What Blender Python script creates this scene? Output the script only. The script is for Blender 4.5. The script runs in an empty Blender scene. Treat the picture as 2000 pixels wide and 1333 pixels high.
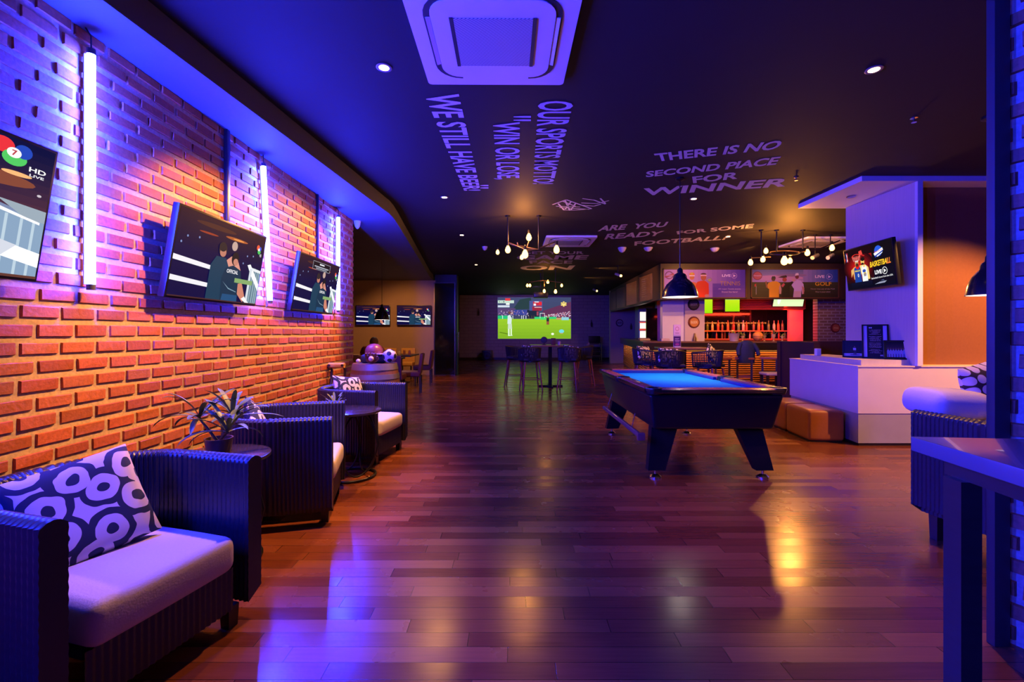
import bpy, bmesh, math, random
from mathutils import Vector, Matrix
random.seed(7)
C = bpy.context.scene.collection
S = bpy.context.scene
PI = math.pi
# ------------------------------------------------------------------ camera, world, exposure
F, VX, HZ, HC, HCEIL = 889.0, 998.0, 650.0, 1.35, 1.85
CEIL = HC + HCEIL
cam_d = bpy.data.cameras.new('camera'); cam = bpy.data.objects.new('camera', cam_d); C.objects.link(cam)
cam_d.sensor_width = 36.0; cam_d.lens = 36.0 * F / 2000.0
cam_d.shift_x = 0.001; cam_d.shift_y = -0.00825; cam_d.clip_start = 0.05
cam.location = (0, 0, HC); cam.rotation_euler = (PI / 2, 0, 0)
S.camera = cam
S.view_settings.view_transform = 'Standard'; S.view_settings.look = 'None'
S.view_settings.exposure = 0.0; S.view_settings.gamma = 1.0; S.view_settings.use_curve_mapping = False
S.cycles.use_denoising = True
S.cycles.max_bounces = 5; S.cycles.diffuse_bounces = 3; S.cycles.glossy_bounces = 3
S.cycles.use_adaptive_sampling = True; S.cycles.adaptive_threshold = 0.06
S.cycles.transmission_bounces = 4; S.cycles.sample_clamp_indirect = 6.0
S.cycles.caustics_reflective = False; S.cycles.caustics_refractive = False
wd = bpy.data.worlds.new('night'); S.world = wd; wd.use_nodes = True
wd.node_tree.nodes['Background'].inputs[0].default_value = (0.35, 0.16, 0.25, 1)
wd.node_tree.nodes['Background'].inputs[1].default_value = 0.003

def srgb(r, g, b):
    f = lambda c: (c / 255 / 12.92) if c / 255 <= 0.04045 else ((c / 255 + 0.055) / 1.055) ** 2.4
    return (f(r), f(g), f(b))

def at(px, py, Y): return Vector(((px - VX) * Y / F, Y, HC - (py - HZ) * Y / F))
def floor_at(px, py): return at(px, py, HC * F / (py - HZ))
def ceil_at(px, py, h=HCEIL): return at(px, py, h * F / (HZ - py))

# pure light: recessed spots, added fill spots, LED strips, tubes of the same row behind the camera
WARM = (1.0, 0.42, 0.10)
BLUE = (0.013, 0.024, 1.0)
def spot(loc, target, power, deg, blend=0.5, col=WARM, r=0.03):
    d = bpy.data.lights.new('spot', 'SPOT'); d.energy = power; d.color = col
    d.spot_size = math.radians(deg); d.spot_blend = blend; d.shadow_soft_size = r
    o = bpy.data.objects.new('spot', d); C.objects.link(o); o.location = loc
    o.rotation_euler = (Vector(target) - Vector(loc)).to_track_quat('-Z', 'Y').to_euler(); return o
def area(loc, target, power, sx, sy, col):
    d = bpy.data.lights.new('area', 'AREA'); d.energy = power; d.color = col
    d.shape = 'RECTANGLE'; d.size = sx; d.size_y = sy
    o = bpy.data.objects.new('area', d); C.objects.link(o); o.location = loc
    o.rotation_euler = (Vector(target) - Vector(loc)).to_track_quat('-Z', 'Y').to_euler(); return o
XW = -2.342                                   # face of the left brick wall
DL = [(750, 131), (1707, 135), (868, 385), (1355, 388), (902, 459), (1422, 462), (930, 517)]
DLP = [ceil_at(*p) for p in DL]
TUBE_L = 980.0
zc = CEIL - 0.06
spot((DLP[0].x, DLP[0].y, zc), (XW, 3.7, 0.80), 420, 80, 0.45)
spot((DLP[2].x, DLP[2].y, zc), (XW, 4.5, 0.90), 540, 78, 0.45)
spot((DLP[0].x + .1, DLP[0].y, zc), (-1.55, 1.95, 0.3), 230, 70, 0.6)
spot((DLP[1].x, DLP[1].y, zc), (2.6, 3.0, 0.0), 150, 75, 0.5)
spot((6.3, 3.7, zc), (5.1, 5.4, 0.55), 950, 72, 0.6)
spot((DLP[3].x, DLP[3].y, zc), (2.3, 6.2, 0.0), 130, 75, 0.5)
spot((DLP[4].x, DLP[4].y, zc), (-1.3, 8.6, 0.0), 120, 80, 0.5)
spot((DLP[5].x, DLP[5].y, zc), (4.0, 9.0, 0.0), 160, 80, 0.5)
spot((DLP[6].x, DLP[6].y, zc), (-1.4, 12.0, 0.0), 120, 80, 0.5)
for x_ in (5.2, 7.6): spot((x_, 9.6, zc), (x_, 12.2, 2.6), 130, 60, 0.8)  # added fill spots that brighten the two banners
spot((2.3, 13.0, zc), (4.1, 13.3, 2.65), 120, 75, 0.8)  # fill spot added to light the nearest menu board
for x_ in (4.6, 6.3): spot((x_, 10.3, zc), (x_, 11.9, 1.15), 250, 75, 0.8)  # added fills over the things on the bar counter
spot((4.3, 3.3, zc), (3.0, 3.0, 0.8), 120, 48, 0.7)  # extra fill spot added to warm the cream pillow
spot((2.3, 15.3, zc), (4.2, 15.6, 2.65), 80, 75, 0.8)  # another added fill, for the second menu board
spot((-3.1, 11.3, 2.9), (-3.25, 9.6, .8), 70, 60, .8)  # added fill on the tan chair beside the seated person
spot((1.0, 18.0, zc), (1.2, 22.5, 1.2), 60, 100, 0.9, (0.55, 0.22, 1.0))  # violet fill added to lift the dark back wall
spot((-3.2, 11.6, 2.9), (-3.2, 14.0, 0.8), 200, 90, 0.6)  # unseen spot aimed to brighten the alcove chairs
for y in (0.75, -1.0):
    area((XW + .05, y, 2.25), (3, y, 2.0), 370, 0.05, 1.2, BLUE)

# ------------------------------------------------------------------ materials
MATS = {}
def nt(name):
    m = bpy.data.materials.new(name); m.use_nodes = True
    t = m.node_tree; b = t.nodes['Principled BSDF']; return m, t, b
def mat(name, col, rough=0.5, metal=0.0, var=0.12, scale=18.0, bump=0.0, spec=0.5, coat=0.0, stretch=None, alpha=None):
    if name in MATS: return MATS[name]
    m, t, b = nt(name); N = t.nodes; L = t.links
    tc = N.new('ShaderNodeTexCoord'); no = N.new('ShaderNodeTexNoise'); no.inputs['Scale'].default_value = scale
    no.inputs['Detail'].default_value = 4
    if stretch:
        mp = N.new('ShaderNodeMapping'); mp.inputs['Scale'].default_value = stretch
        L.new(tc.outputs['Object'], mp.inputs[0]); L.new(mp.outputs[0], no.inputs['Vector'])
    else: L.new(tc.outputs['Object'], no.inputs['Vector'])
    mx = N.new('ShaderNodeMix'); mx.data_type = 'RGBA'
    mx.inputs[6].default_value = tuple(max(0, c * (1 - var)) for c in col) + (1,)
    mx.inputs[7].default_value = tuple(min(1, c * (1 + var)) for c in col) + (1,)
    L.new(no.outputs[0], mx.inputs[0]); L.new(mx.outputs[2], b.inputs['Base Color'])
    b.inputs['Roughness'].default_value = rough; b.inputs['Metallic'].default_value = metal
    b.inputs['Specular IOR Level'].default_value = spec; b.inputs['Coat Weight'].default_value = coat
    if bump:
        bp = N.new('ShaderNodeBump'); bp.inputs['Strength'].default_value = bump; bp.inputs['Distance'].default_value = 0.01
        L.new(no.outputs[0], bp.inputs['Height']); L.new(bp.outputs[0], b.inputs['Normal'])
    MATS[name] = m; return m
def emit(name, col, strength):
    if name in MATS: return MATS[name]
    m = bpy.data.materials.new(name); m.use_nodes = True; t = m.node_tree
    t.nodes.remove(t.nodes['Principled BSDF']); e = t.nodes.new('ShaderNodeEmission')
    e.inputs[0].default_value = (*col, 1); e.inputs[1].default_value = strength
    t.links.new(e.outputs[0], t.nodes['Material Output'].inputs[0]); MATS[name] = m; return m
def attr_mat(name, emission=None, rough=0.5, gain=1.0, coat=0.0):
    if name in MATS: return MATS[name]
    m, t, b = nt(name); a = t.nodes.new('ShaderNodeAttribute'); a.attribute_name = 'Col'
    b.inputs['Roughness'].default_value = rough; b.inputs['Coat Weight'].default_value = coat
    if emission is None: t.links.new(a.outputs['Color'], b.inputs['Base Color'])
    else:
        b.inputs['Base Color'].default_value = (0.0015, 0.0015, 0.002, 1); b.inputs['Specular IOR Level'].default_value = 0.06
        t.links.new(a.outputs['Color'], b.inputs['Emission Color']); b.inputs['Emission Strength'].default_value = emission
    MATS[name] = m; return m

def floor_material():
    m, t, b = nt('wooden_floor'); N = t.nodes; L = t.links
    tc = N.new('ShaderNodeTexCoord'); sp = N.new('ShaderNodeSeparateXYZ'); L.new(tc.outputs['Object'], sp.inputs[0])
    def mth(op, a, bb=None, cc=None):
        n = N.new('ShaderNodeMath'); n.operation = op
        for i, v in enumerate((a, bb, cc)):
            if v is None: continue
            if isinstance(v, (int, float)): n.inputs[i].default_value = v
            else: L.new(v, n.inputs[i])
        return n.outputs[0]
    ry = mth('DIVIDE', sp.outputs['Y'], 0.093); row = mth('FLOOR', ry); fy = mth('FRACT', ry)
    wn = N.new('ShaderNodeTexWhiteNoise'); wn.noise_dimensions = '1D'; L.new(row, wn.inputs['W'])
    rx = mth('ADD', mth('DIVIDE', sp.outputs['X'], 0.92), mth('MULTIPLY', wn.outputs['Value'], 7.0))
    colx = mth('FLOOR', rx); fx = mth('FRACT', rx)
    cb = N.new('ShaderNodeCombineXYZ'); L.new(colx, cb.inputs[0]); L.new(row, cb.inputs[1])
    w2 = N.new('ShaderNodeTexWhiteNoise'); w2.noise_dimensions = '2D'; L.new(cb.outputs[0], w2.inputs['Vector'])
    mp = N.new('ShaderNodeMapping'); mp.inputs['Scale'].default_value = (1.6, 26, 1)
    ad = N.new('ShaderNodeVectorMath'); ad.operation = 'ADD'; L.new(tc.outputs['Object'], ad.inputs[0]); L.new(w2.outputs['Color'], ad.inputs[1])
    L.new(ad.outputs[0], mp.inputs[0])
    no = N.new('ShaderNodeTexNoise'); no.inputs['Scale'].default_value = 3.0; no.inputs['Detail'].default_value = 6; L.new(mp.outputs[0], no.inputs['Vector'])
    cr = N.new('ShaderNodeValToRGB'); e = cr.color_ramp.elements
    e[0].position = 0.0; e[0].color = (0.078, 0.016, 0.008, 1); e[1].position = 1.0; e[1].color = (0.29, 0.090, 0.036, 1)
    k = cr.color_ramp.elements.new(0.45); k.color = (0.165, 0.044, 0.020, 1)
    fac = mth('ADD', mth('MULTIPLY', w2.outputs['Value'], 0.46), mth('MULTIPLY', no.outputs[0], 0.42)); L.new(fac, cr.inputs[0])
    g1 = mth('LESS_THAN', fy, 0.03); g2 = mth('LESS_THAN', fx, 0.0035); gap = mth('MAXIMUM', g1, g2)
    mx = N.new('ShaderNodeMix'); mx.data_type = 'RGBA'; L.new(gap, mx.inputs[0]); L.new(cr.outputs[0], mx.inputs[6]); mx.inputs[7].default_value = (0.02, 0.006, 0.004, 1)
    L.new(mx.outputs[2], b.inputs['Base Color'])
    n2 = N.new('ShaderNodeTexNoise'); n2.inputs['Scale'].default_value = 2.2; n2.inputs['Detail'].default_value = 5; L.new(tc.outputs['Object'], n2.inputs['Vector'])
    ro = mth('ADD', mth('MULTIPLY', n2.outputs[0], 0.16), mth('MULTIPLY', w2.outputs['Value'], 0.10)); L.new(mth('ADD', ro, 0.12), b.inputs['Roughness'])
    bp = N.new('ShaderNodeBump'); bp.inputs['Strength'].default_value = 0.35; bp.inputs['Distance'].default_value = 0.004
    h = mth('ADD', mth('MULTIPLY', gap, -1.0), mth('ADD', mth('MULTIPLY', w2.outputs['Value'], 0.4), mth('MULTIPLY', no.outputs[0], 0.15)))
    L.new(h, bp.inputs['Height']); L.new(bp.outputs[0], b.inputs['Normal'])
    b.inputs['Specular IOR Level'].default_value = 0.5
    return m

def brick_attr_material(name, mortar):
    m, t, b = nt(name); N = t.nodes; L = t.links
    a = N.new('ShaderNodeAttribute'); a.attribute_name = 'Col'
    tc = N.new('ShaderNodeTexCoord'); no = N.new('ShaderNodeTexNoise'); no.inputs['Scale'].default_value = 55; no.inputs['Detail'].default_value = 6
    L.new(tc.outputs['Object'], no.inputs['Vector'])
    mx = N.new('ShaderNodeMix'); mx.data_type = 'RGBA'; mx.blend_type = 'MULTIPLY'; mx.inputs[0].default_value = 0.55
    cr = N.new('ShaderNodeValToRGB'); cr.color_ramp.elements[0].color = (0.55, 0.55, 0.55, 1); cr.color_ramp.elements[1].color = (1.25, 1.2, 1.2, 1)
    cr.color_ramp.elements[0].position = .3; cr.color_ramp.elements[1].position = .75
    L.new(no.outputs[0], cr.inputs[0]); L.new(a.outputs['Color'], mx.inputs[6]); L.new(cr.outputs[0], mx.inputs[7])
    L.new(mx.outputs[2], b.inputs['Base Color']); b.inputs['Roughness'].default_value = 0.62
    bp = N.new('ShaderNodeBump'); bp.inputs['Strength'].default_value = 0.35; bp.inputs['Distance'].default_value = 0.006
    L.new(no.outputs[0], bp.inputs['Height']); L.new(bp.outputs[0], b.inputs['Normal']); return m
def brick_tex_material(name, c1, c2, mo, bw=0.2, bh=0.07, msize=0.012, axis='XZ', rough=0.6, bump=0.6):
    m, t, b = nt(name); N = t.nodes; L = t.links
    tc = N.new('ShaderNodeTexCoord'); sp = N.new('ShaderNodeSeparateXYZ'); cb = N.new('ShaderNodeCombineXYZ')
    L.new(tc.outputs['Object'], sp.inputs[0]); L.new(sp.outputs[axis[0]], cb.inputs[0]); L.new(sp.outputs[axis[1]], cb.inputs[1])
    br = N.new('ShaderNodeTexBrick'); L.new(cb.outputs[0], br.inputs['Vector'])
    br.inputs['Scale'].default_value = 1; br.inputs['Brick Width'].default_value = bw; br.inputs['Row Height'].default_value = bh
    br.inputs['Mortar Size'].default_value = msize; br.inputs['Color1'].default_value = (*c1, 1); br.inputs['Color2'].default_value = (*c2, 1); br.inputs['Mortar'].default_value = (*mo, 1)
    L.new(br.outputs['Color'], b.inputs['Base Color']); b.inputs['Roughness'].default_value = rough
    bp = N.new('ShaderNodeBump'); bp.inputs['Strength'].default_value = bump; bp.inputs['Distance'].default_value = 0.01; bp.invert = True
    L.new(br.outputs['Fac'], bp.inputs['Height']); L.new(bp.outputs[0], b.inputs['Normal']); return m
def ring_pillow_material(name, scale, dark, light, rnd=1.0, bands=(0.16, 0.40, 0.46), distort=0.25):
    m, t, b = nt(name); N = t.nodes; L = t.links
    tc = N.new('ShaderNodeTexCoord'); no = N.new('ShaderNodeTexNoise'); no.inputs['Scale'].default_value = 9
    L.new(tc.outputs['Object'], no.inputs['Vector'])
    sc = N.new('ShaderNodeVectorMath'); sc.operation = 'SCALE'; sc.inputs['Scale'].default_value = distort * 0.1; L.new(no.outputs['Color'], sc.inputs[0])
    ad = N.new('ShaderNodeVectorMath'); ad.operation = 'ADD'; L.new(tc.outputs['Object'], ad.inputs[0]); L.new(sc.outputs[0], ad.inputs[1])
    sp = N.new('ShaderNodeSeparateXYZ'); L.new(ad.outputs[0], sp.inputs[0]); cb = N.new('ShaderNodeCombineXYZ'); L.new(sp.outputs['X'], cb.inputs[0]); L.new(sp.outputs['Z'], cb.inputs[1])
    vo = N.new('ShaderNodeTexVoronoi'); vo.voronoi_dimensions = '2D'; vo.inputs['Scale'].default_value = scale; vo.inputs['Randomness'].default_value = rnd; L.new(cb.outputs[0], vo.inputs['Vector'])
    cr = N.new('ShaderNodeValToRGB'); cr.color_ramp.interpolation = 'CONSTANT'; E = cr.color_ramp.elements
    if bands[0] > 0:
        E[0].position = 0; E[0].color = (*dark, 1); E[1].position = bands[0]; E[1].color = (*light, 1)
        k = E.new(bands[1]); k.color = (*dark, 1)
        if bands[2] > bands[1]:
            k = E.new(bands[2] + 0.13); k.color = (*light, 1)
    else:
        E[0].position = 0; E[0].color = (*light, 1); E[1].position = bands[1]; E[1].color = (*dark, 1)
    L.new(vo.outputs['Distance'], cr.inputs[0]); L.new(cr.outputs[0], b.inputs['Base Color']); b.inputs['Roughness'].default_value = 0.85
    return m

# ------------------------------------------------------------------ mesh builder
class MB:
    def __init__(s): s.v = []; s.f = []; s.m = []; s.c = []; s.sm = []
    def add(s, verts, faces, mi=0, col=None, smooth=False, M=None):
        o = len(s.v)
        for p in verts:
            p = Vector(p); s.v.append(tuple(M @ p) if M else tuple(p))
        for f in faces:
            s.f.append(tuple(o + i for i in f)); s.m.append(mi); s.c.append(col or (1, 1, 1)); s.sm.append(smooth)
        return s
    def bm(s, b, mi=0, col=None, smooth=False, M=None):
        b.verts.index_update()
        s.add([v.co.copy() for v in b.verts], [[v.index for v in f.verts] for f in b.faces], mi, col, smooth, M); b.free(); return s
    def box(s, c, d, bev=0.0, rot=None, mi=0, col=None, seg=2, taper=None):
        b = bmesh.new(); bmesh.ops.create_cube(b, size=1.0)
        for v in b.verts:
            k = (1, 1)
            if taper and v.co.z < 0: k = taper
            v.co = Vector((v.co.x * d[0] * k[0], v.co.y * d[1] * k[1], v.co.z * d[2]))
        if bev: bmesh.ops.bevel(b, geom=list(b.edges), offset=bev, segments=seg, affect='EDGES', profile=0.6)
        M = Matrix.Translation(c) @ (rot if rot else Matrix.Identity(4))
        return s.bm(b, mi, col, bev > 0, M)
    def tube(s, pts, r, seg=8, mi=0, col=None, closed=False, cap=True, smooth=True):
        P = [Vector(p) for p in pts]; n = len(P); R = r if isinstance(r, (list, tuple)) else [r] * n
        V = []; Fc = []; up = None
        for i in range(n):
            a = P[(i - 1) % n] if (closed or i > 0) else P[i]; b2 = P[(i + 1) % n] if (closed or i < n - 1) else P[i]
            d = (b2 - a).normalized()
            if up is None:
                up = Vector((0, 0, 1)) if abs(d.z) < 0.9 else Vector((1, 0, 0))
            x = d.cross(up).normalized(); up = x.cross(d).normalized()
            for k in range(seg):
                t = 2 * PI * k / seg; V.append(P[i] + R[i] * (x * math.cos(t) + up * math.sin(t)))
        for i in range(n if closed else n - 1):
            j = (i + 1) % n
            for k in range(seg):
                l = (k + 1) % seg; Fc.append((i * seg + k, i * seg + l, j * seg + l, j * seg + k))
        if cap and not closed: Fc.append(tuple(range(seg - 1, -1, -1))); Fc.append(tuple((n - 1) * seg + k for k in range(seg)))
        return s.add(V, Fc, mi, col, smooth)
    def lathe(s, prof, seg=24, M=None, mi=0, col=None, smooth=True, cap=True):
        V = []; Fc = []; n = len(prof)
        for (r, z) in prof:
            for k in range(seg):
                t = 2 * PI * k / seg; V.append((r * math.cos(t), r * math.sin(t), z))
        for i in range(n - 1):
            for k in range(seg):
                l = (k + 1) % seg; Fc.append((i * seg + k, i * seg + l, (i + 1) * seg + l, (i + 1) * seg + k))
        if cap: Fc.append(tuple(range(seg - 1, -1, -1))); Fc.append(tuple((n - 1) * seg + k for k in range(seg)))
        return s.add(V, Fc, mi, col, smooth, M)
    def sphere(s, c, r, seg=20, rings=12, mi=0, col=None, sc=(1, 1, 1), rot=None):
        b = bmesh.new(); bmesh.ops.create_uvsphere(b, u_segments=seg, v_segments=rings, radius=r)
        M = Matrix.Translation(c) @ (rot if rot else Matrix.Identity(4)) @ Matrix.Diagonal((*sc, 1)); return s.bm(b, mi, col, True, M)
    def prism(s, poly, z0, z1, mi=0, col=None):
        n = len(poly); V = [(x, y, z0) for x, y in poly] + [(x, y, z1) for x, y in poly]
        Fc = [tuple(range(n - 1, -1, -1)), tuple(range(n, 2 * n))] + [(i, (i + 1) % n, n + (i + 1) % n, n + i) for i in range(n)]
        return s.add(V, Fc, mi, col)
    def quad(s, a, b, c, d, mi=0, col=None): return s.add([a, b, c, d], [(0, 1, 2, 3)], mi, col)
    def build(s, name, mats, parent=None):
        me = bpy.data.meshes.new(name); me.from_pydata(s.v, [], s.f)
        for m in (mats if isinstance(mats, (list, tuple)) else [mats]): me.materials.append(m)
        me.polygons.foreach_set('material_index', s.m); me.polygons.foreach_set('use_smooth', s.sm)
        if any(c != (1, 1, 1) for c in s.c):
            at_ = me.color_attributes.new('Col', 'FLOAT_COLOR', 'CORNER'); buf = []
            for f, c in zip(s.f, s.c): buf += [c[0], c[1], c[2], 1.0] * len(f)
            at_.data.foreach_set('color', buf)
        me.validate(); me.update()
        if any(s.sm):
            try: me.set_sharp_from_angle(angle=math.radians(50))
            except Exception: pass
        o = bpy.data.objects.new(name, me); C.objects.link(o)
        if parent: o.parent = parent
        return o
def RX(a): return Matrix.Rotation(a, 4, 'X')
def RY(a): return Matrix.Rotation(a, 4, 'Y')
def RZ(a): return Matrix.Rotation(a, 4, 'Z')
def T(*p): return Matrix.Translation(Vector(p))

def tag(o, label, cat, group=None):
    o['label'] = label; o['category'] = cat
    if group: o['group'] = group
    return o
def thing(name, label, cat, loc=(0, 0, 0), rz=0.0, group=None, rot=None):
    o = bpy.data.objects.new(name, None); C.objects.link(o); o.empty_display_size = 0.1
    o.location = loc; o.rotation_euler = rot if rot else (0, 0, rz); return tag(o, label, cat, group)
def struct(o): o['kind'] = 'structure'; return o
def dup(root, loc, rz=0.0, label=None, rot=None, scale=None):
    r = root.copy(); C.objects.link(r); r.location = loc; r.rotation_euler = rot if rot else (0, 0, rz)
    if scale: r.scale = scale
    if label: r['label'] = label
    for ch in list(root.children):
        c = ch.copy(); C.objects.link(c); c.parent = r
        for g in list(ch.children):
            d = g.copy(); C.objects.link(d); d.parent = c
    return r

# lettering as flat polygons, boxed to the unit square
GL = {}
def glyph(txt, bold=0.012, shear=0.0, space=1.0):
    key = (txt, bold, shear, space)
    if key in GL: return GL[key]
    cu = bpy.data.curves.new('t', 'FONT'); cu.body = txt; cu.offset = bold; cu.shear = shear; cu.space_character = space
    cu.resolution_u = 3
    o = bpy.data.objects.new('t', cu); C.objects.link(o)
    dg = bpy.context.evaluated_depsgraph_get(); me = bpy.data.meshes.new_from_object(o.evaluated_get(dg))
    V = [(v.co.x, v.co.y) for v in me.vertices]; Fc = [tuple(p.vertices) for p in me.polygons]
    bpy.data.objects.remove(o); bpy.data.curves.remove(cu); bpy.data.meshes.remove(me)
    x0 = min(v[0] for v in V); x1 = max(v[0] for v in V); y0 = min(v[1] for v in V); y1 = max(v[1] for v in V)
    V = [((x - x0) / (x1 - x0), (y - y0) / (y1 - y0)) for x, y in V]
    GL[key] = (V, Fc); return GL[key]

class Pic:                                    # a flat printed or lit picture, its shapes laid over one another
    def __init__(s, w, h, bg): s.w = w; s.h = h; s.mb = MB(); s.k = 0; s.rect(0, 0, 1, 1, bg)
    def poly(s, pts, col):
        s.k += 1; y = -0.00012 * s.k
        s.mb.add([((u - .5) * s.w, y, (v - .5) * s.h) for u, v in pts], [tuple(range(len(pts)))], 0, srgb(*col)); return s
    def rect(s, u0, v0, u1, v1, col): return s.poly([(u0, v0), (u1, v0), (u1, v1), (u0, v1)], col)
    def vgrad(s, u0, v0, u1, v1, cb, ct, n=10):
        for i in range(n):
            t = (i + .5) / n; s.k -= (1 if i else 0)
            s.rect(u0, v0 + (v1 - v0) * i / n, u1, v0 + (v1 - v0) * (i + 1) / n, tuple(a + (b - a) * t for a, b in zip(cb, ct)))
        return s
    def ell(s, cu, cv, ru, rv, col, n=20, a0=0, a1=2 * PI):
        return s.poly([(cu + ru * math.cos(a0 + (a1 - a0) * i / n), cv + rv * math.sin(a0 + (a1 - a0) * i / n)) for i in range(n)], col)
    def ring(s, cu, cv, ru, rv, w, col, n=24):
        s.k += 1; y = -0.00012 * s.k; V = []
        for i in range(n):
            a = 2 * PI * i / n
            for q in (1, 1 - w): V.append(((cu + ru * q * math.cos(a) - .5) * s.w, y, (cv + rv * q * math.sin(a) - .5) * s.h))
        s.mb.add(V, [(2 * i, 2 * ((i + 1) % n), 2 * ((i + 1) % n) + 1, 2 * i + 1) for i in range(n)], 0, srgb(*col)); return s
    def text(s, txt, u0, v0, u1, v1, col, bold=0.012, shear=0.0, slope=0.0):
        s.k += 1; y = -0.00012 * s.k; V, Fc = glyph(txt, bold, shear)
        s.mb.add([((u0 + (u1 - u0) * a - .5) * s.w, y, (v0 + (v1 - v0) * b + slope * a - .5) * s.h) for a, b in V], Fc, 0, srgb(*col)); return s
    def build(s, name, m, parent, loc=(0, 0, 0)):
        o = s.mb.build(name, m, parent); o.location = loc; return o
# ================================================================== the setting
black_paint = mat('black_ceiling_paint', (0.027, 0.024, 0.026), 0.7, var=0.1, scale=3, spec=0.15)
soffit_paint = mat('soffit_paint', (0.11, 0.11, 0.12), 0.7, var=0.06, scale=3)
white_paint = mat('white_paint', (0.72, 0.70, 0.68), 0.5, var=0.04, scale=4)
slogan_paint = mat('slogan_paint', (0.62, 0.60, 0.60), 0.8, var=0.1, scale=12)
beige = mat('beige_wall_paint', (0.42, 0.28, 0.25), 0.75, var=0.06, scale=3)
grey_skirt = mat('grey_skirting_paint', (0.36, 0.33, 0.30), 0.6, var=0.1, scale=6)
laminate = mat('pale_wood_laminate', (0.56, 0.48, 0.44), 0.45, var=0.13, scale=6, stretch=(14, 14, 0.4))
dark_wood = mat('dark_wood', (0.030, 0.019, 0.016), 0.38, var=0.3, scale=9, stretch=(1, 1, 8))
black_metal = mat('black_metal', (0.02, 0.02, 0.022), 0.35, 0.6, var=0.1)
black_plastic = mat('black_plastic', (0.012, 0.012, 0.014), 0.3, var=0.1)
chrome = mat('chrome', (0.75, 0.75, 0.77), 0.18, 1.0, var=0.03)
maroon = mat('maroon_panel', (0.045, 0.012, 0.020), 0.5, var=0.1)
black_gloss = mat('black_glass', (0.006, 0.006, 0.008), 0.08, var=0.05, spec=0.6)

fl = MB().box((1, 9.8, -0.05), (17, 26, 0.1)).build('floor', floor_material()); struct(fl)
ce = MB().box((1, 9.8, CEIL + 0.05), (17, 26, 0.1)).build('ceiling', black_paint); struct(ce)

def brick_wall(name, L, z0, z1, thick, course, bh, pitch, bl, z_ref, x_ref, M, material, brick_col, mortar_col, relief=0.011, end=False):
    mb = MB(); rnd = random.Random(3)
    mb.box((L / 2, thick / 2 + relief, (z0 + z1) / 2), (L, thick, z1 - z0), col=mortar_col)
    k0 = math.floor((z0 - z_ref) / course); k1 = math.ceil((z1 - z_ref) / course)
    for k in range(k0, k1 + 1):
        zb = z_ref + k * course; off = x_ref + (pitch / 2 if k % 2 else 0) + rnd.uniform(-.02, .02)
        i0 = math.floor(-off / pitch) - 1; i1 = math.ceil((L - off) / pitch) + 1
        for i in range(i0, i1):
            j = lambda a=0.003: rnd.uniform(-a, a)
            xa = off + i * pitch + j(); xb = xa + bl + j(); za = zb + j(); zt = zb + bh + j()
            xa = max(xa, 0.0); xb = min(xb, L + (0.006 if end else 0)); za = max(za, z0); zt = min(zt, z1)
            if xb - xa < 0.02 or zt - za < 0.015: continue
            c = 0.004; d = -rnd.uniform(0, 0.004); q = relief + 0.002
            V = [(xa, q, za), (xb, q, za), (xb, q, zt), (xa, q, zt),
                 (xa + c + j(.002), d + j(.0015), za + c + j(.002)), (xb - c + j(.002), d + j(.0015), za + c + j(.002)),
                 (xb - c + j(.002), d + j(.0015), zt - c + j(.002)), (xa + c + j(.002), d + j(.0015), zt - c + j(.002))]
            s = rnd.uniform(0.72, 1.18); col = (brick_col[0] * s, brick_col[1] * s * rnd.uniform(.85, 1.15), brick_col[2] * s * rnd.uniform(.8, 1.2))
            mb.add(V, [(4, 5, 6, 7), (0, 1, 5, 4), (1, 2, 6, 5), (2, 3, 7, 6), (3, 0, 4, 7)], 0, col)
    mb.v = [tuple(M @ Vector(p)) for p in mb.v]
    return struct(mb.build(name, material))
WEND = 6.76; SOF = 3.013
brick_m = brick_attr_material('red_brick', None)
BR = (0.50, 0.125, 0.040); MO = (0.62, 0.47, 0.32)
# local x runs along +Y of the room, local -y looks into the room
Mw = Matrix(((0, -1, 0, XW), (1, 0, 0, -1.7), (0, 0, 1, 0), (0, 0, 0, 1)))
brick_wall('wall_left', WEND + 1.7, 0.0, SOF, 0.24, 0.0903, 0.060, 0.2022, 0.181, 1.149, (2.26 + 1.7) % 0.2022, Mw, brick_m, BR, MO, 0.0085, True)
# dark timber post and the brick pier behind it, right foreground
pr = MB().box((2.109, 1.97, CEIL / 2), (0.068, 0.036, CEIL), bev=0.003).build('trim_1', mat('black_post_paint', (0.03, 0.03, 0.034), 0.5)); struct(pr)
dx, dy = 0.448, -1.0; ln = math.hypot(dx, dy); dx /= ln; dy /= ln
Mp = Matrix(((dx, -dy, 0, 2.15), (dy, dx, 0, 1.985), (0, 0, 1, 0), (0, 0, 0, 1)))
brick_wall('wall_right', 1.0, 0.0, CEIL, 0.22, 0.098, 0.062, 0.21, 0.185, 0.02, 0.05, Mp, brick_m, (0.36, 0.11, 0.06), (0.40, 0.36, 0.33), 0.016)
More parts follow.
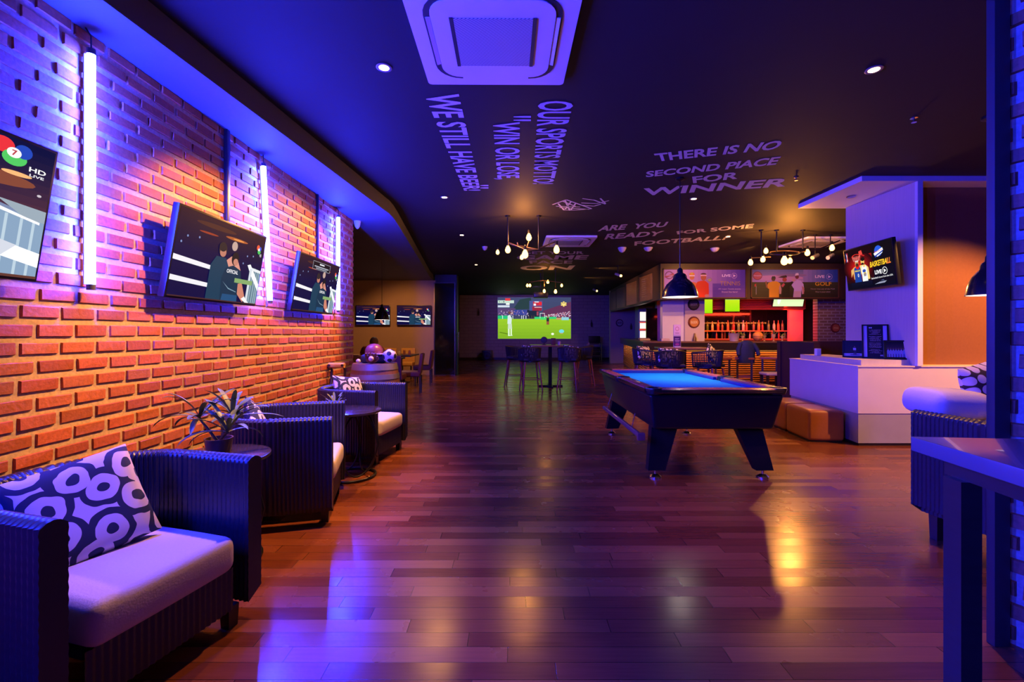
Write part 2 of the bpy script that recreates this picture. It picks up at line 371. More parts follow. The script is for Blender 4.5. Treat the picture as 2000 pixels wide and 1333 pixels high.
# dropped soffit over the left wall and the dining alcove
pl = [(-2.30, -1.7), (-2.04, 2.274), (-1.86, 4.42), (-1.72, 6.15), (-1.70, 6.35), (-1.705, 6.6), (-1.74, 7.0), (-2.433, 13.69), (-2.47, 14.5), (-7.2, 14.5), (-7.2, WEND - .1), (-2.6, WEND - .1), (-2.6, -1.7)]
struct(MB().prism(pl, SOF, CEIL - 0.001).build('trim_2', soffit_paint))
struct(MB().box((-4.72, 14.6, SOF / 2), (4.62, 0.2, SOF)).box((-2.425, 14.49, 1.45), (0.04, 0.03, 2.9)).build('wall_alcove', beige))
struct(MB().box((-7.1, 10.6, SOF / 2), (0.2, 7.8, SOF)).build('wall_alcove_left', beige))
struct(MB().box((-2.65, 18.6, CEIL / 2), (0.2, 7.8, CEIL)).build('wall_hall_left', black_paint))
white_brick = brick_tex_material('white_painted_brick', (0.40, 0.36, 0.38), (0.36, 0.33, 0.35), (0.27, 0.25, 0.27), 0.42, 0.16, 0.012, 'XZ', 0.6, 0.5)
struct(MB().box((1.2, 22.6, CEIL / 2), (8.0, 0.2, CEIL)).build('wall_back', white_brick))
struct(MB().box((1.2, 22.47, 0.06), (7.6, 0.03, 0.12)).build('baseboard_back', dark_wood))
# glossy black glass door at the hall mouth
d1 = struct(MB().box((-2.10, 14.45, 1.47), (0.60, 0.05, 2.88)).build('door_1', black_gloss))
MB().box((-2.425, 14.43, 1.47), (0.03, 0.08, 2.92)).box((-1.775, 14.43, 1.47), (0.03, 0.08, 2.92)).box((-2.10, 14.43, 2.925), (0.66, 0.08, 0.025)).box((-2.10, 14.43, 0.012), (0.66, 0.08, 0.024)).build('door_frame', mat('bronze_frame', (0.10, 0.075, 0.06), 0.35, 0.8), d1)
MB().tube([(-1.66, 14.36, 0.72), (-1.66, 14.36, 1.36)], 0.016).tube([(-1.66, 14.36, 0.78), (-1.745, 14.43, 0.78)], 0.011).tube([(-1.66, 14.36, 1.30), (-1.745, 14.43, 1.30)], 0.011).build('door_handle', chrome, d1)
struct(MB().box((-2.08, 14.75, CEIL / 2), (0.70, 0.45, CEIL)).build('wall_door_pier', mat('near_black_paint', (0.012, 0.012, 0.014), 0.5)))
# low partition with raised ledge, panel and canopy
low = MB(); pl = [(4.118, 5.4), (8.6, 5.4), (8.6, 7.02), (4.30, 7.02)]
low.prism(pl, 0.388, 0.94, 0); low.prism([(4.126, 5.408), (8.6, 5.408), (8.6, 7.0), (4.305, 7.0)], 0.035, 0.39, 1)
low.prism([(4.14, 5.42), (8.6, 5.42), (8.6, 7.0), (4.315, 7.0)], 0.0, 0.036, 2); low.prism([(4.105, 5.388), (8.6, 5.388), (8.6, 7.02), (4.29, 7.02)], 0.94, 0.955, 0)
struct(low.build('wall_low', [mat('cream_plaster', (0.70, 0.60, 0.52), 0.6, var=0.05, scale=5), grey_skirt, dark_wood]))
struct(MB().prism([(4.215, 5.48), (4.795, 5.48), (4.795, 6.9), (4.385, 6.9)], 0.955, 1.02).build('trim_3', laminate))
struct(MB().box((4.83, 5.965, 2.047), (0.06, 1.12, 2.184)).build('wall_panel', laminate))
struct(MB().box((4.83, 5.39, 2.047), (0.062, 0.04, 2.184)).build('trim_4', white_paint))
struct(MB().box((6.85, 5.965, 3.17), (5.42, 1.19, 0.06)).build('trim_5', white_paint))
copper = mat('copper_tinted_panel', (0.27, 0.105, 0.045), 0.30, var=0.12, scale=40, coat=0.3)
struct(MB().box((7.2, 5.66, 2.047), (4.68, 0.1, 2.184)).build('wall_copper', copper))
struct(MB().box((5.5, 7.95, 0.6), (1.65, 0.1, 1.2)).box((4.74, 7.5, 0.6), (0.1, 0.9, 1.2)).build('wall_booth', maroon))
struct(MB().box((9.6, 8, CEIL / 2), (0.2, 24, CEIL)).build('wall_far_right', black_paint))
# bar zone walls
pink_wall = mat('pale_rose_wall', (0.56, 0.46, 0.42), 0.65, var=0.05, scale=4)
struct(MB().box((7.2, 20.1, CEIL / 2), (5.68, 0.2, CEIL)).build('wall_bar_left', pink_wall))
struct(MB().box((4.665, 13.2, CEIL / 2), (0.61, 0.2, CEIL)).build('wall_bar_column', white_paint))
struct(MB().box((5.25, 13.1, CEIL / 2), (0.56, 0.2, CEIL)).build('wall_bar_pier', pink_wall))
struct(MB().box((7.7, 15.1, CEIL / 2), (3.7, 0.2, CEIL)).build('wall_bar_mirror', black_gloss))
struct(MB().box((5.25, 16.1, CEIL / 2), (0.24, 0.2, CEIL)).build('wall_bar_strip', mat('pale_blue_wall', (0.45, 0.5, 0.55), 0.6)))
d2 = struct(MB().box((4.94, 16.0, 1.1), (0.38, 0.06, 2.2)).build('door_2', black_gloss))
bar_brick = brick_tex_material('bar_brick', (0.30, 0.15, 0.10), (0.22, 0.11, 0.07), (0.42, 0.32, 0.25), 0.23, 0.085, 0.016, 'XZ', 0.7, 0.6)
struct(MB().box((9.1, 13.0, CEIL / 2), (0.82, 0.2, CEIL)).build('wall_bar_brick', bar_brick))
struct(MB().box((8.68, 13.9, CEIL / 2), (0.42, 0.1, CEIL)).build('wall_bar_red', mat('red_washed_wall', (0.66, 0.30, 0.24), 0.6, var=0.05)))
fas = MB(); fas.prism([(4.005, 12.2), (9.5, 12.2), (9.5, 12.3), (4.12, 12.3), (4.44, 19.84), (4.34, 19.84)], 2.247, CEIL - 0.001)
struct(fas.build('trim_6', mat('fascia_brown', (0.055, 0.026, 0.018), 0.4, var=0.2)))
hd = MB()
for k in range(7):
    z = 2.07 + k * 0.062
    hd.box((7.1, 13.46 - .004 * (k % 2), z), (3.2, 0.05, 0.045))
struct(hd.box((7.1, 13.55, 2.6), (3.2, 0.1, 1.15)).build('trim_7', mat('red_brown_slats', (0.22, 0.05, 0.035), 0.4, var=0.2, stretch=(0.6, 3, 3))))

# ------------------------------------------------------------------ painted ceiling slogans (parts of the ceiling)
def slogan(txt, tl, bl, br, tr, label, bold=0.018, shear=0.0):
    V, Fc = glyph(txt, bold, shear); A = [ceil_at(*p) for p in (bl, br, tr, tl)]
    P = [(A[0] * (1 - u) * (1 - v) + A[1] * u * (1 - v) + A[2] * u * v + A[3] * (1 - u) * v) for u, v in V]
    o = MB().add([(p.x, p.y, CEIL - 0.003) for p in P], Fc).build('painted_slogan', slogan_paint, ce); o['label'] = label
slogan('OUR SPORTS MOTTO!', (1122, 197), (1051, 197), (1040, 359), (1081, 359), 'white hand-painted ceiling words OUR SPORTS MOTTO', 0.02)
slogan('WIN OR LOSE,', (1016, 238), (953, 238), (964, 350), (1015, 350), 'white hand-painted ceiling words WIN OR LOSE', 0.02)
slogan('WE STILL HAVE BEER!', (897, 183), (828, 183), (906, 372), (939, 372), 'white hand-painted ceiling words WE STILL HAVE BEER', 0.02)
slogan('"', (1037, 226), (1003, 226), (1003, 236), (1037, 236), 'painted opening quotation mark', 0.0)
slogan('"', (954, 361), (938, 361), (938, 368), (954, 368), 'painted closing quotation mark', 0.0)
slogan('THERE IS NO', (1276, 300), (1287, 315), (1519, 291), (1531, 273), 'slanted painted ceiling words THERE IS NO', 0.03, 0.15)
slogan('SECOND PlACE', (1259, 335), (1262, 346), (1519, 321), (1526, 305), 'slanted painted ceiling words SECOND PLACE', 0.03, 0.15)
slogan('FOR', (1348, 345), (1354, 358), (1440, 349), (1443, 335), 'painted ceiling word FOR', 0.03, 0.1)
slogan('WINNER', (1257, 368), (1260, 382), (1533, 364), (1543, 347), 'wide painted ceiling word WINNER', 0.03, 0.1)
slogan('ARE  YOU', (1172, 441), (1167, 452), (1301, 443), (1306, 433), 'painted ceiling words ARE YOU', 0.03, 0.1)
slogan('READY', (1184, 457), (1180, 468), (1292, 460), (1298, 451), 'painted ceiling word READY', 0.025, 0.1)
slogan('FOR SOME', (1319, 452), (1323, 458), (1472, 445), (1473, 437), 'painted ceiling words FOR SOME', 0.025, 0.1)
slogan('FOOTBALL?', (1237, 472), (1239, 480), (1420, 468), (1429, 459), 'painted ceiling word FOOTBALL', 0.025, 0.1)
slogan('GET YOUR', (1020, 491), (1020, 496.5), (1140, 496.5), (1141, 491), 'painted ceiling words GET YOUR', 0.02)
slogan('GAME', (1010, 498.5), (1008, 507.5), (1145, 507), (1151, 498.5), 'painted ceiling word GAME', 0.035)
slogan('FACE', (1033, 509), (1035, 515), (1117, 515), (1119, 509), 'painted ceiling word FACE', 0.025)
slogan('ON', (1015, 519), (1017, 528), (1115, 527), (1124, 518.5), 'painted ceiling word ON', 0.035)
net = MB()
def stroke(pts, w=0.012):
    P = [ceil_at(800 + x / 4.444, 160 + y / 4.444) for x, y in pts]
    for a, b in zip(P, P[1:]):
        d = (b - a).normalized(); n = Vector((-d.y, d.x, 0)) * w
        net.add([(q.x, q.y, CEIL - 0.003) for q in (a - n, b - n, b + n, a + n)], [(0, 1, 2, 3)])
for s_ in ([(1240, 1065), (1360, 1022), (1580, 1100), (1440, 1112), (1340, 1112)], [(1270, 1078), (1480, 1085)], [(1300, 1090), (1560, 1105)], [(1290, 1055), (1340, 1112)],
           [(1350, 1030), (1390, 1115)], [(1400, 1040), (1350, 1105)], [(1440, 1055), (1400, 1110)], [(1330, 1035), (1440, 1080)], [(1500, 1012), (1600, 1025), (1700, 1060)],
           [(1490, 1050), (1620, 1055), (1730, 1030)], [(1500, 1070), (1600, 1078), (1660, 1060)], [(1655, 1010), (1700, 1055)]): stroke(s_)
no_ = net.build('painted_net_drawing', slogan_paint, ce); no_['label'] = 'painted line drawing of a hoop net on the ceiling'

# ================================================================== ceiling fixtures
ac_white = mat('ac_white_plastic', (0.78, 0.77, 0.76), 0.4, var=0.02)
ac_dark = mat('ac_slot_dark', (0.03, 0.03, 0.035), 0.5)
def grille_mat():
    m, t, b = nt('ac_grille'); N = t.nodes; L = t.links; tc = N.new('ShaderNodeTexCoord'); mp = N.new('ShaderNodeMapping'); mp.inputs['Rotation'].default_value = (0, 0, math.radians(32))
    L.new(tc.outputs['Object'], mp.inputs[0]); w = N.new('ShaderNodeTexWave'); w.inputs['Scale'].default_value = 26; w.bands_direction = 'Y'; L.new(mp.outputs[0], w.inputs['Vector'])
    cr = N.new('ShaderNodeValToRGB'); cr.color_ramp.elements[0].color = (0.10, 0.10, 0.11, 1); cr.color_ramp.elements[1].color = (0.62, 0.62, 0.63, 1); L.new(w.outputs['Fac'], cr.inputs[0])
    L.new(cr.outputs[0], b.inputs['Base Color']); b.inputs['Roughness'].default_value = .5; return m
grille_m = grille_mat()
def rrect(w, h, r, n=6):
    out = []
    for cx, cy, a0 in ((w / 2 - r, h / 2 - r, 0), (-w / 2 + r, h / 2 - r, PI / 2), (-w / 2 + r, -h / 2 + r, PI), (w / 2 - r, -h / 2 + r, 1.5 * PI)):
        for i in range(n + 1):
            a = a0 + PI / 2 * i / n; out.append((cx + r * math.cos(a), cy + r * math.sin(a)))
    return out
def make_ac(loc, rz, label):
    t = thing('ceiling_air_conditioner', label, 'air conditioner', loc, rz, 'cassette air conditioners')
    MB().prism(rrect(0.98, 0.98, 0.03), -0.036, 0.0).build('outer_panel', ac_white, t)
    MB().prism(rrect(0.80, 0.80, 0.16), -0.040, -0.034).build('air_slot', ac_dark, t)
    MB().prism(rrect(0.72, 0.745, 0.12), -0.046, -0.038).build('intake_panel', ac_white, t)
    for s in (-1, 1):
        MB().box((s * 0.377, 0, -0.041), (0.026, 0.46, 0.006), rot=RY(s * .3)).build('louvre', ac_white, t)
        MB().box((0, s * 0.384, -0.041), (0.46, 0.018, 0.006)).build('louvre', ac_white, t)
    g = MB().box((0, 0, -0.048), (0.46, 0.46, 0.006)).build('grille', grille_m, t)
    for s in (-1, 1): MB().box((s * 0.242, 0, -0.048), (0.022, 0.47, 0.008)).build('grille_slot', ac_dark, t)
    return t
a1 = make_ac((-0.105, 2.84, CEIL), 0.008, 'large cassette air conditioner nearest the viewer, blue-lit, above the hand-painted motto')
dup(a1, (1.16, 9.15, CEIL), 0, 'cassette air conditioner above the word GAME, past the hoop net drawing')
dup(a1, (6.2, 9.25, CEIL), 0, 'orange-lit cassette air conditioner beside the pale panel, above the bar stools')
lens_m = emit('lamp_lens', (1.0, 0.62, 0.30), 24)
def make_downlight(loc, label):
    t = thing('recessed_downlight', label, 'downlight', loc, 0, 'recessed ceiling downlights')
    MB().lathe([(0.03, 0.0), (0.052, 0.0), (0.055, -0.006), (0.048, -0.010), (0.036, -0.006)], 20).build('trim_ring', mat('downlight_ring', (0.30, 0.26, 0.24), 0.35, 0.3), t)
    MB().lathe([(0.0, -0.0075), (0.034, -0.0075), (0.034, -0.003), (0.0, -0.003)], 16).build('lamp', lens_m, t); return t
DLAB = ['warm ceiling downlight left of the nearest air conditioner', 'warm ceiling downlight nearest on the right side of the black ceiling',
        'warm ceiling downlight below the painted words WE STILL HAVE BEER', 'warm ceiling downlight just under the painted word WINNER', 'small warm downlight left of the hanging bulb cluster, nearer of two',
        'warm ceiling downlight at the end of the painted word FOOTBALL', 'small warm downlight farthest down the left row before the back wall']
for i, (p, lb) in enumerate(zip(DLP, DLAB)):
    if i == 0: dl0 = make_downlight(p, lb)
    else: dup(dl0, p, 0, lb)
cp = at(1662, 384, 5.98)
t = thing('unlit_downlight', 'unlit recessed downlight in the white canopy over the partition', 'downlight', (cp.x, cp.y, 3.139))
MB().lathe([(0.03, 0.0), (0.052, 0.0), (0.055, -0.006), (0.048, -0.010), (0.036, -0.006)], 20).build('trim_ring', chrome, t)
MB().lathe([(0.0, -0.004), (0.036, -0.004), (0.036, -0.002), (0.0, -0.002)], 16).build('lamp', black_plastic, t)
dome_m = mat('white_dome_plastic', (0.62, 0.60, 0.58), 0.4, var=0.03)
def dome(px, py, h, label, r=0.062, flat=0.85):
    p = ceil_at(px, py, h)
    o = MB().lathe([(r, 0), (r, -0.012), (r * .93, -0.03 * flat), (r * .7, -0.075 * flat), (r * .35, -0.10 * flat), (0.0, -0.108 * flat)], 18).build('ceiling_detector', dome_m)
    o.location = (p.x, p.y, HC + h); tag(o, label, 'detector', 'white ceiling domes')
dome(698, 432, SOF - HC, 'white cone-shaped detector under the soffit at the end of the brick wall', 0.05, 1.1)
dome(1215, 484, HCEIL, 'white conical ceiling dome leftmost under the painted word FOOTBALL', 0.09, 1.0)
dome(1266, 484, HCEIL, 'round white ceiling dome second from the left under the word FOOTBALL', 0.095, 0.8)
dome(1396, 485, HCEIL, 'round white ceiling dome at the right end below the question mark', 0.095, 0.8)
dome(947, 482, HCEIL, 'dim ceiling dome left of the hanging bulb cluster', 0.06, 0.8)
for (px, py, lb) in ((1785, 230, 'small sprinkler head at the right of the black ceiling'), (1555, 346, 'small sprinkler head right of the painted word WINNER')):
    p = ceil_at(px, py); o = MB().lathe([(0.028, 0), (0.028, -0.006), (0.008, -0.01), (0.008, -0.035), (0.02, -0.038), (0.02, -0.042), (0.0, -0.042)], 12).build('sprinkler_head', chrome); o.location = (p.x, p.y, CEIL); tag(o, lb, 'sprinkler', 'ceiling sprinklers')

# industrial pipe chandeliers
pipe_m = mat('brown_pipe', (0.10, 0.06, 0.045), 0.4, 0.6, var=0.2)
bulb_m = emit('filament_glow', (1.0, 0.46, 0.10), 9)
def bulb_mesh(r=0.045):
    return MB().lathe([(0.0, -0.135), (r * .55, -0.127), (r * .92, -0.105), (r, -0.078), (r * .8, -0.045), (r * .45, -0.018), (r * .36, 0.0), (0.0, 0.0)], 14)
def chandelier(label, Y, rods, pipes, bulbs, power, scale=1.0):
    x0 = sum(r[0] for r in rods) / len(rods); base = at(x0, HZ - HCEIL * F / Y, Y); base.z = CEIL
    t = thing('pipe_chandelier', label, 'chandelier', base, 0, 'pipe chandeliers with bare bulbs')
    for (px, py) in rods:
        p = at(px, py, Y) - base; MB().tube([(p.x, p.y, 0), (p.x, p.y, p.z)], 0.012 * scale).lathe([(0.04, 0), (0.04, -0.02), (0.014, -0.03)], 12, T(p.x, p.y, 0)).build('rod', black_metal, t)
    for pth in pipes:
        MB().tube([at(px, py, Y + dy) - base for px, py, dy in pth], 0.012 * scale, 8).build('pipe', pipe_m, t)
    for (px, py, dy, k) in bulbs:
        p = at(px, py, Y + dy) - base + Vector((0, 0, 0.075 * k))
        so = MB().lathe([(0.02 * k, -0.01), (0.02 * k, 0.045 * k), (0.012 * k, 0.055 * k)], 10).build('socket', black_metal, t); so.location = p
        b = bulb_mesh(0.045 * k).build('bulb', bulb_m, so); b.scale = (1, 1, k)
    cx_ = sum(at(b_[0], b_[1], Y).x for b_ in bulbs) / len(bulbs); pd = bpy.data.lights.new('bulb_light', 'POINT'); pd.energy = power; pd.color = (1, .36, .06); pd.shadow_soft_size = .06
    po = bpy.data.objects.new('bulb_light', pd); C.objects.link(po); po.location = (cx_, Y - .12, at(0, bulbs[0][1], Y).z + .03)
    return t
chandelier('hanging pipe chandelier with five glowing bulbs left of the second air conditioner', 7.2, [(1052, 488), (992, 474)],
    [[(1052, 488, 0), (1029, 484, 0), (1012, 480, .3), (1010, 474, .3)], [(1052, 486, 0), (1084, 473, .1), (1087, 480, .1)], [(992, 474, 0), (1028, 489, -.1), (1052, 488, 0)], [(1029, 484, 0), (1033, 472, .0)]],
    [(1033, 464, 0, .95), (992, 488, 0, .95), (1025.5, 497, -.1, 1.1), (1087, 488, .1, 1.05), (1019, 503, .6, .7), (972, 493, .8, .7)], 50)
chandelier('small distant pipe chandelier of glowing bulbs above the projector', 13.4, [(1060, 548), (1085, 549)],
    [[(1030, 552, 0), (1060, 548, 0), (1097, 552, 0)], [(1063, 563, -.2), (1063, 548, 0)], [(1085, 562, .2), (1085, 549, 0)]],
    [(1030, 558, 0, .8), (1035, 558, .3, .8), (1070, 551, .2, .9), (1063, 569, -.2, .9), (1085, 570, .2, 1.0), (1097, 558, 0, .8)], 10)
ring = [(1532 + 30 * math.cos(a), 494 + 4 * math.sin(a), -0.45 * math.sin(a)) for a in [2 * PI * i / 16 for i in range(17)]]
chandelier('pipe chandelier with a ring and six bright bulbs hanging before the bar banners', 8.2, [(1487, 503), (1517, 492), (1568, 486)],
    [ring, [(1466, 504, 0), (1505, 502, 0)], [(1560, 493, 0), (1600, 487, 0), (1640, 470, .4)]],
    [(1466, 513, 0, .9), (1490, 507, 0, .9), (1496, 490.5, .5, .9), (1532, 510, -.2, 1.25), (1543, 510, .3, .9), (1577, 494, 0, .95), (1625, 484.5, .3, .95)], 190)
def track_spot(px, py, Y, label, lit, rz=0.5):
    p = at(px, py, Y); t = thing('ceiling_spotlight', label, 'spotlight', (p.x, p.y, CEIL), 0, 'cylindrical ceiling spotlights'); dz = p.z - CEIL
    MB().tube([(0, 0, 0), (0, 0, dz + .03)], 0.009).lathe([(0.035, 0), (0.035, -0.02), (0.012, -0.03)], 12).build('stem', black_metal, t)
    R = T(0, 0, dz) @ RZ(rz) @ RY(1.2)
    hd_ = MB().lathe([(0.0, -0.10), (0.036, -0.10), (0.036, 0.09), (0.03, 0.10), (0.0, 0.10)], 16, R).build('head', mat('spot_head', (0.45, 0.40, 0.40), 0.4), t)
    if lit: MB().sphere(R @ Vector((0, 0, -0.11)), 0.035, 12, 8).build('lamp', bulb_m, hd_)
track_spot(1592, 501, 8.6, 'unlit cylindrical spotlight left of the pale panel near the bar, left one', False)
track_spot(1622, 501, 8.6, 'unlit cylindrical spotlight touching the edge of the pale panel', False)
track_spot(1207, 537, 12.6, 'lit ceiling spotlight before the menu boards, nearer one', True, 2.2)
track_spot(1162, 567, 17.5, 'lit ceiling spotlight far off by the back wall right of the screen', True, 2.2)

# pool lamps
def pool_lamp(px, pyb, Y, label, D=0.425):
    p = at(px, pyb, Y); t = thing('dome_pendant_lamp', label, 'pendant lamp', (p.x, p.y, p.z), 0, 'black dome pendants'); r = D / 2
    prof = [(r, 0), (r * .985, 0.012), (r * .90, 0.085), (r * .72, 0.155), (r * .50, 0.20), (r * .38, 0.222), (r * .36, 0.25), (r * .30, 0.275), (r * .17, 0.29), (r * .15, 0.33), (r * .07, 0.35)]
    outer = [(a, z) for a, z in prof]; inner = [(max(a - .006, .001), z - .004) for a, z in prof[:6]][::-1]
    sh = MB(); sh.lathe(outer, 36, cap=False); sh.build('shade', mat('black_lacquer', (0.012, 0.012, 0.016), 0.22, var=0.05, coat=0.6), t)
    li = MB(); n = 36; pf = [(max(a - .008, .001), z + .0015) for a, z in prof[:6]]; V = []; Fc = []
    for a, z in pf:
        for k in range(n): V.append((a * math.cos(2 * PI * k / n), a * math.sin(2 * PI * k / n), z))
    for i in range(len(pf) - 1):
        for k in range(n): l = (k + 1) % n; Fc.append((i * n + l, i * n + k, (i + 1) * n + k, (i + 1) * n + l))
    li.add(V, Fc, 0, None, True).build('shade_lining', mat('white_enamel', (0.8, 0.78, 0.76), 0.4), t)
    MB().sphere((0, 0, 0.085), 0.045, 16, 10).build('bulb', emit('pool_bulb', (1.0, 0.84, 0.72), 42), t)
    spot((p.x, p.y, p.z + .03), (p.x, p.y, 0), 62, 104, 1.0, (1, .86, .74), .03)
    MB().tube([(0, 0, 0.34), (0, 0, CEIL - p.z)], 0.006).build('cord', black_plastic, t)
    MB().lathe([(0.05, CEIL - p.z), (0.05, CEIL - p.z - .02), (0.01, CEIL - p.z - .04)], 14).build('ceiling_rose', black_metal, t); return t
pool_lamp(1328, 581, 5.45, 'black dome pendant lamp hanging over the pool table')
pool_lamp(1931, 577, 3.9, 'black dome pendant lamp partly hidden by the dark post on the right', 0.30)
# ================================================================== things on the left brick wall
tube_m = emit('neon_tube', BLUE, TUBE_L)
XT = XW + 0.052
def neon(top, bot, label):
    a = Vector((XT, XT * F / (top[0] - VX), 0)); a.z = HC - (top[1] - HZ) * a.y / F
    b = Vector((XT, XT * F / (bot[0] - VX), 0)); b.z = HC - (bot[1] - HZ) * b.y / F
    t = thing('neon_tube_light', label, 'tube light', (a + b) / 2, 0, 'vertical neon tubes on the brick wall'); m_ = (a + b) / 2; d = (b - a).normalized()
    MB().tube([a - m_, b - m_], 0.019, 14).build('tube', tube_m, t)
    MB().tube([a - m_ - Vector((.026, 0, 0)), b - m_ - Vector((.026, 0, 0))], 0.014, 6).build('batten', white_paint, t)
    for p, s in ((a - m_, -1), (b - m_, 1)): MB().tube([p, p + d * s * .03], 0.021, 12).build('end_cap', mat('tube_cap', (.12, .12, .14), .4), t)
    MB().tube([a - m_, a - m_ - d * .10, Vector((-.03, 0.0, SOF - m_.z))], 0.004, 6).build('flex', black_plastic, t)
neon((178, 107), (178, 556), 'vertical neon tube light nearest the viewer, between the two nearest wall televisions')
neon((515, 325), (528, 587), 'slightly leaning neon tube light between the second and third wall televisions')
neon((661, 425), (661, 606), 'farthest vertical neon tube light, at the end of the brick wall')
screen_m = attr_mat('lit_screen', 1.15)
print_m = attr_mat('printed_banner', None, 0.45)
def tv(name, label, group, loc, rz, tilt, w, h, pic, depth=0.045, mount=0.12, bez=0.014):
    t = thing(name, label, 'television', loc, 0, group, rot=(tilt, 0, rz))
    MB().box((0, depth / 2, 0), (w, depth, h), bev=0.006).build('casing', black_plastic, t)
    pic(w - 2 * bez, h - 2 * bez).build('screen', screen_m, t, (0, -0.001, 0))
    if mount: MB().box((0, depth + mount / 2, 0), (0.10, mount, 0.22)).box((0, depth + .01, 0), (0.32, .02, 0.30)).build('wall_bracket', black_metal, t)
    return t
def pic_fight(w, h, fringe=True):
    p = Pic(w, h, (5, 8, 62))
    p.vgrad(0, .60, 1, 1, (6, 8, 58), (40, 16, 40), 8)
    for u, v, a, b, c in ((.38, .90, .22, .03, (70, 38, 40)), (.30, .80, .10, .012, (150, 60, 40)), (.62, .83, .14, .02, (170, 90, 50)), (.64, .83, .07, .01, (230, 150, 80))): p.ell(u, v, a, b, c)
    for u, v in ((.10, .70), (.21, .72), (.05, .62), (.78, .66), (.86, .68), (.74, .55), (.9, .5)): p.ell(u, v, .008, .014, (120, 140, 190), 8)
    p.poly([(0, .47), (.42, .42), (.42, .37), (0, .41)], (235, 232, 238)); p.poly([(0, .24), (.42, .20), (.42, .15), (0, .18)], (232, 230, 236))
    p.poly([(.86, 0), (1, 0), (1, .50), (.90, .52), (.86, .40)], (96, 122, 138))
    for u in (.885, .92, .95, .975): p.rect(u, 0, u + .01, .47, (160, 184, 196))
    p.poly([(.80, .54), (.84, .56), (1, .30), (1, .20), (.87, .40)], (236, 238, 240)); p.poly([(.86, .52), (1, .50), (1, .46), (.86, .48)], (225, 228, 232)); p.rect(.84, 0, .87, .5, (206, 214, 222))
    p.ell(.60, .74, .035, .062, (190, 160, 150)); p.poly([(.50, .50), (.58, .60), (.66, .58), (.72, .44), (.74, .2), (.66, .15), (.52, .3)], (214, 146, 130))
    p.poly([(.36, 0), (.36, .44), (.41, .56), (.52, .56), (.57, .44), (.58, 0)], (22, 58, 84)); p.ell(.47, .66, .045, .085, (66, 48, 46)); p.ell(.475, .62, .036, .055, (186, 122, 104)); p.ell(.465, .69, .043, .06, (44, 36, 42))
    p.poly([(.52, 0), (.50, .30), (.53, .44), (.62, .49), (.72, .44), (.75, .28), (.72, 0)], (18, 48, 74)); p.ell(.63, .58, .045, .09, (26, 24, 34)); p.ell(.64, .54, .03, .045, (196, 130, 112))
    p.poly([(.71, .26), (.76, .28), (.84, .05), (.80, .02), (.72, .12)], (200, 128, 108)); p.text('OFFICIAL', .55, .38, .69, .43, (235, 235, 240), .02)
    p.poly([(.52, .26), (.60, .17), (.70, .14), (.70, .15), (.60, .185)], (120, 150, 170)); p.poly([(.53, 0), (.54, .10), (.72, .10), (.73, 0)], (30, 76, 120)); p.poly([(.82, .10), (.90, 0), (.86, 0), (.78, .06)], (235, 235, 235))
    p.rect(.66, .27, .90, .33, (130, 165, 105))
    p.ell(.905, .82, .022, .04, (230, 90, 60)); p.ell(.925, .77, .022, .04, (70, 190, 90)); p.ell(.935, .81, .016, .03, (60, 90, 220)); p.ell(.918, .795, .012, .02, (250, 250, 250)); p.text('HD', .94, .70, .965, .74, (240, 240, 240))
    p.rect(0, 0, 1, .015, (70, 40, 45)); return p
def pic_fight_caption(w, h):
    p = pic_fight(w, h); p.rect(.28, .80, .72, .95, (10, 12, 30))
    for a, b, c, d in ((.28, .80, .72, .805), (.28, .945, .72, .95), (.28, .80, .285, .95), (.715, .80, .72, .95)): p.rect(a, b, c, d, (190, 195, 210))
    p.rect(.44, .90, .56, .925, (220, 222, 230)); p.rect(.32, .85, .68, .87, (170, 175, 190)); p.rect(.36, .82, .64, .835, (170, 175, 190)); return p
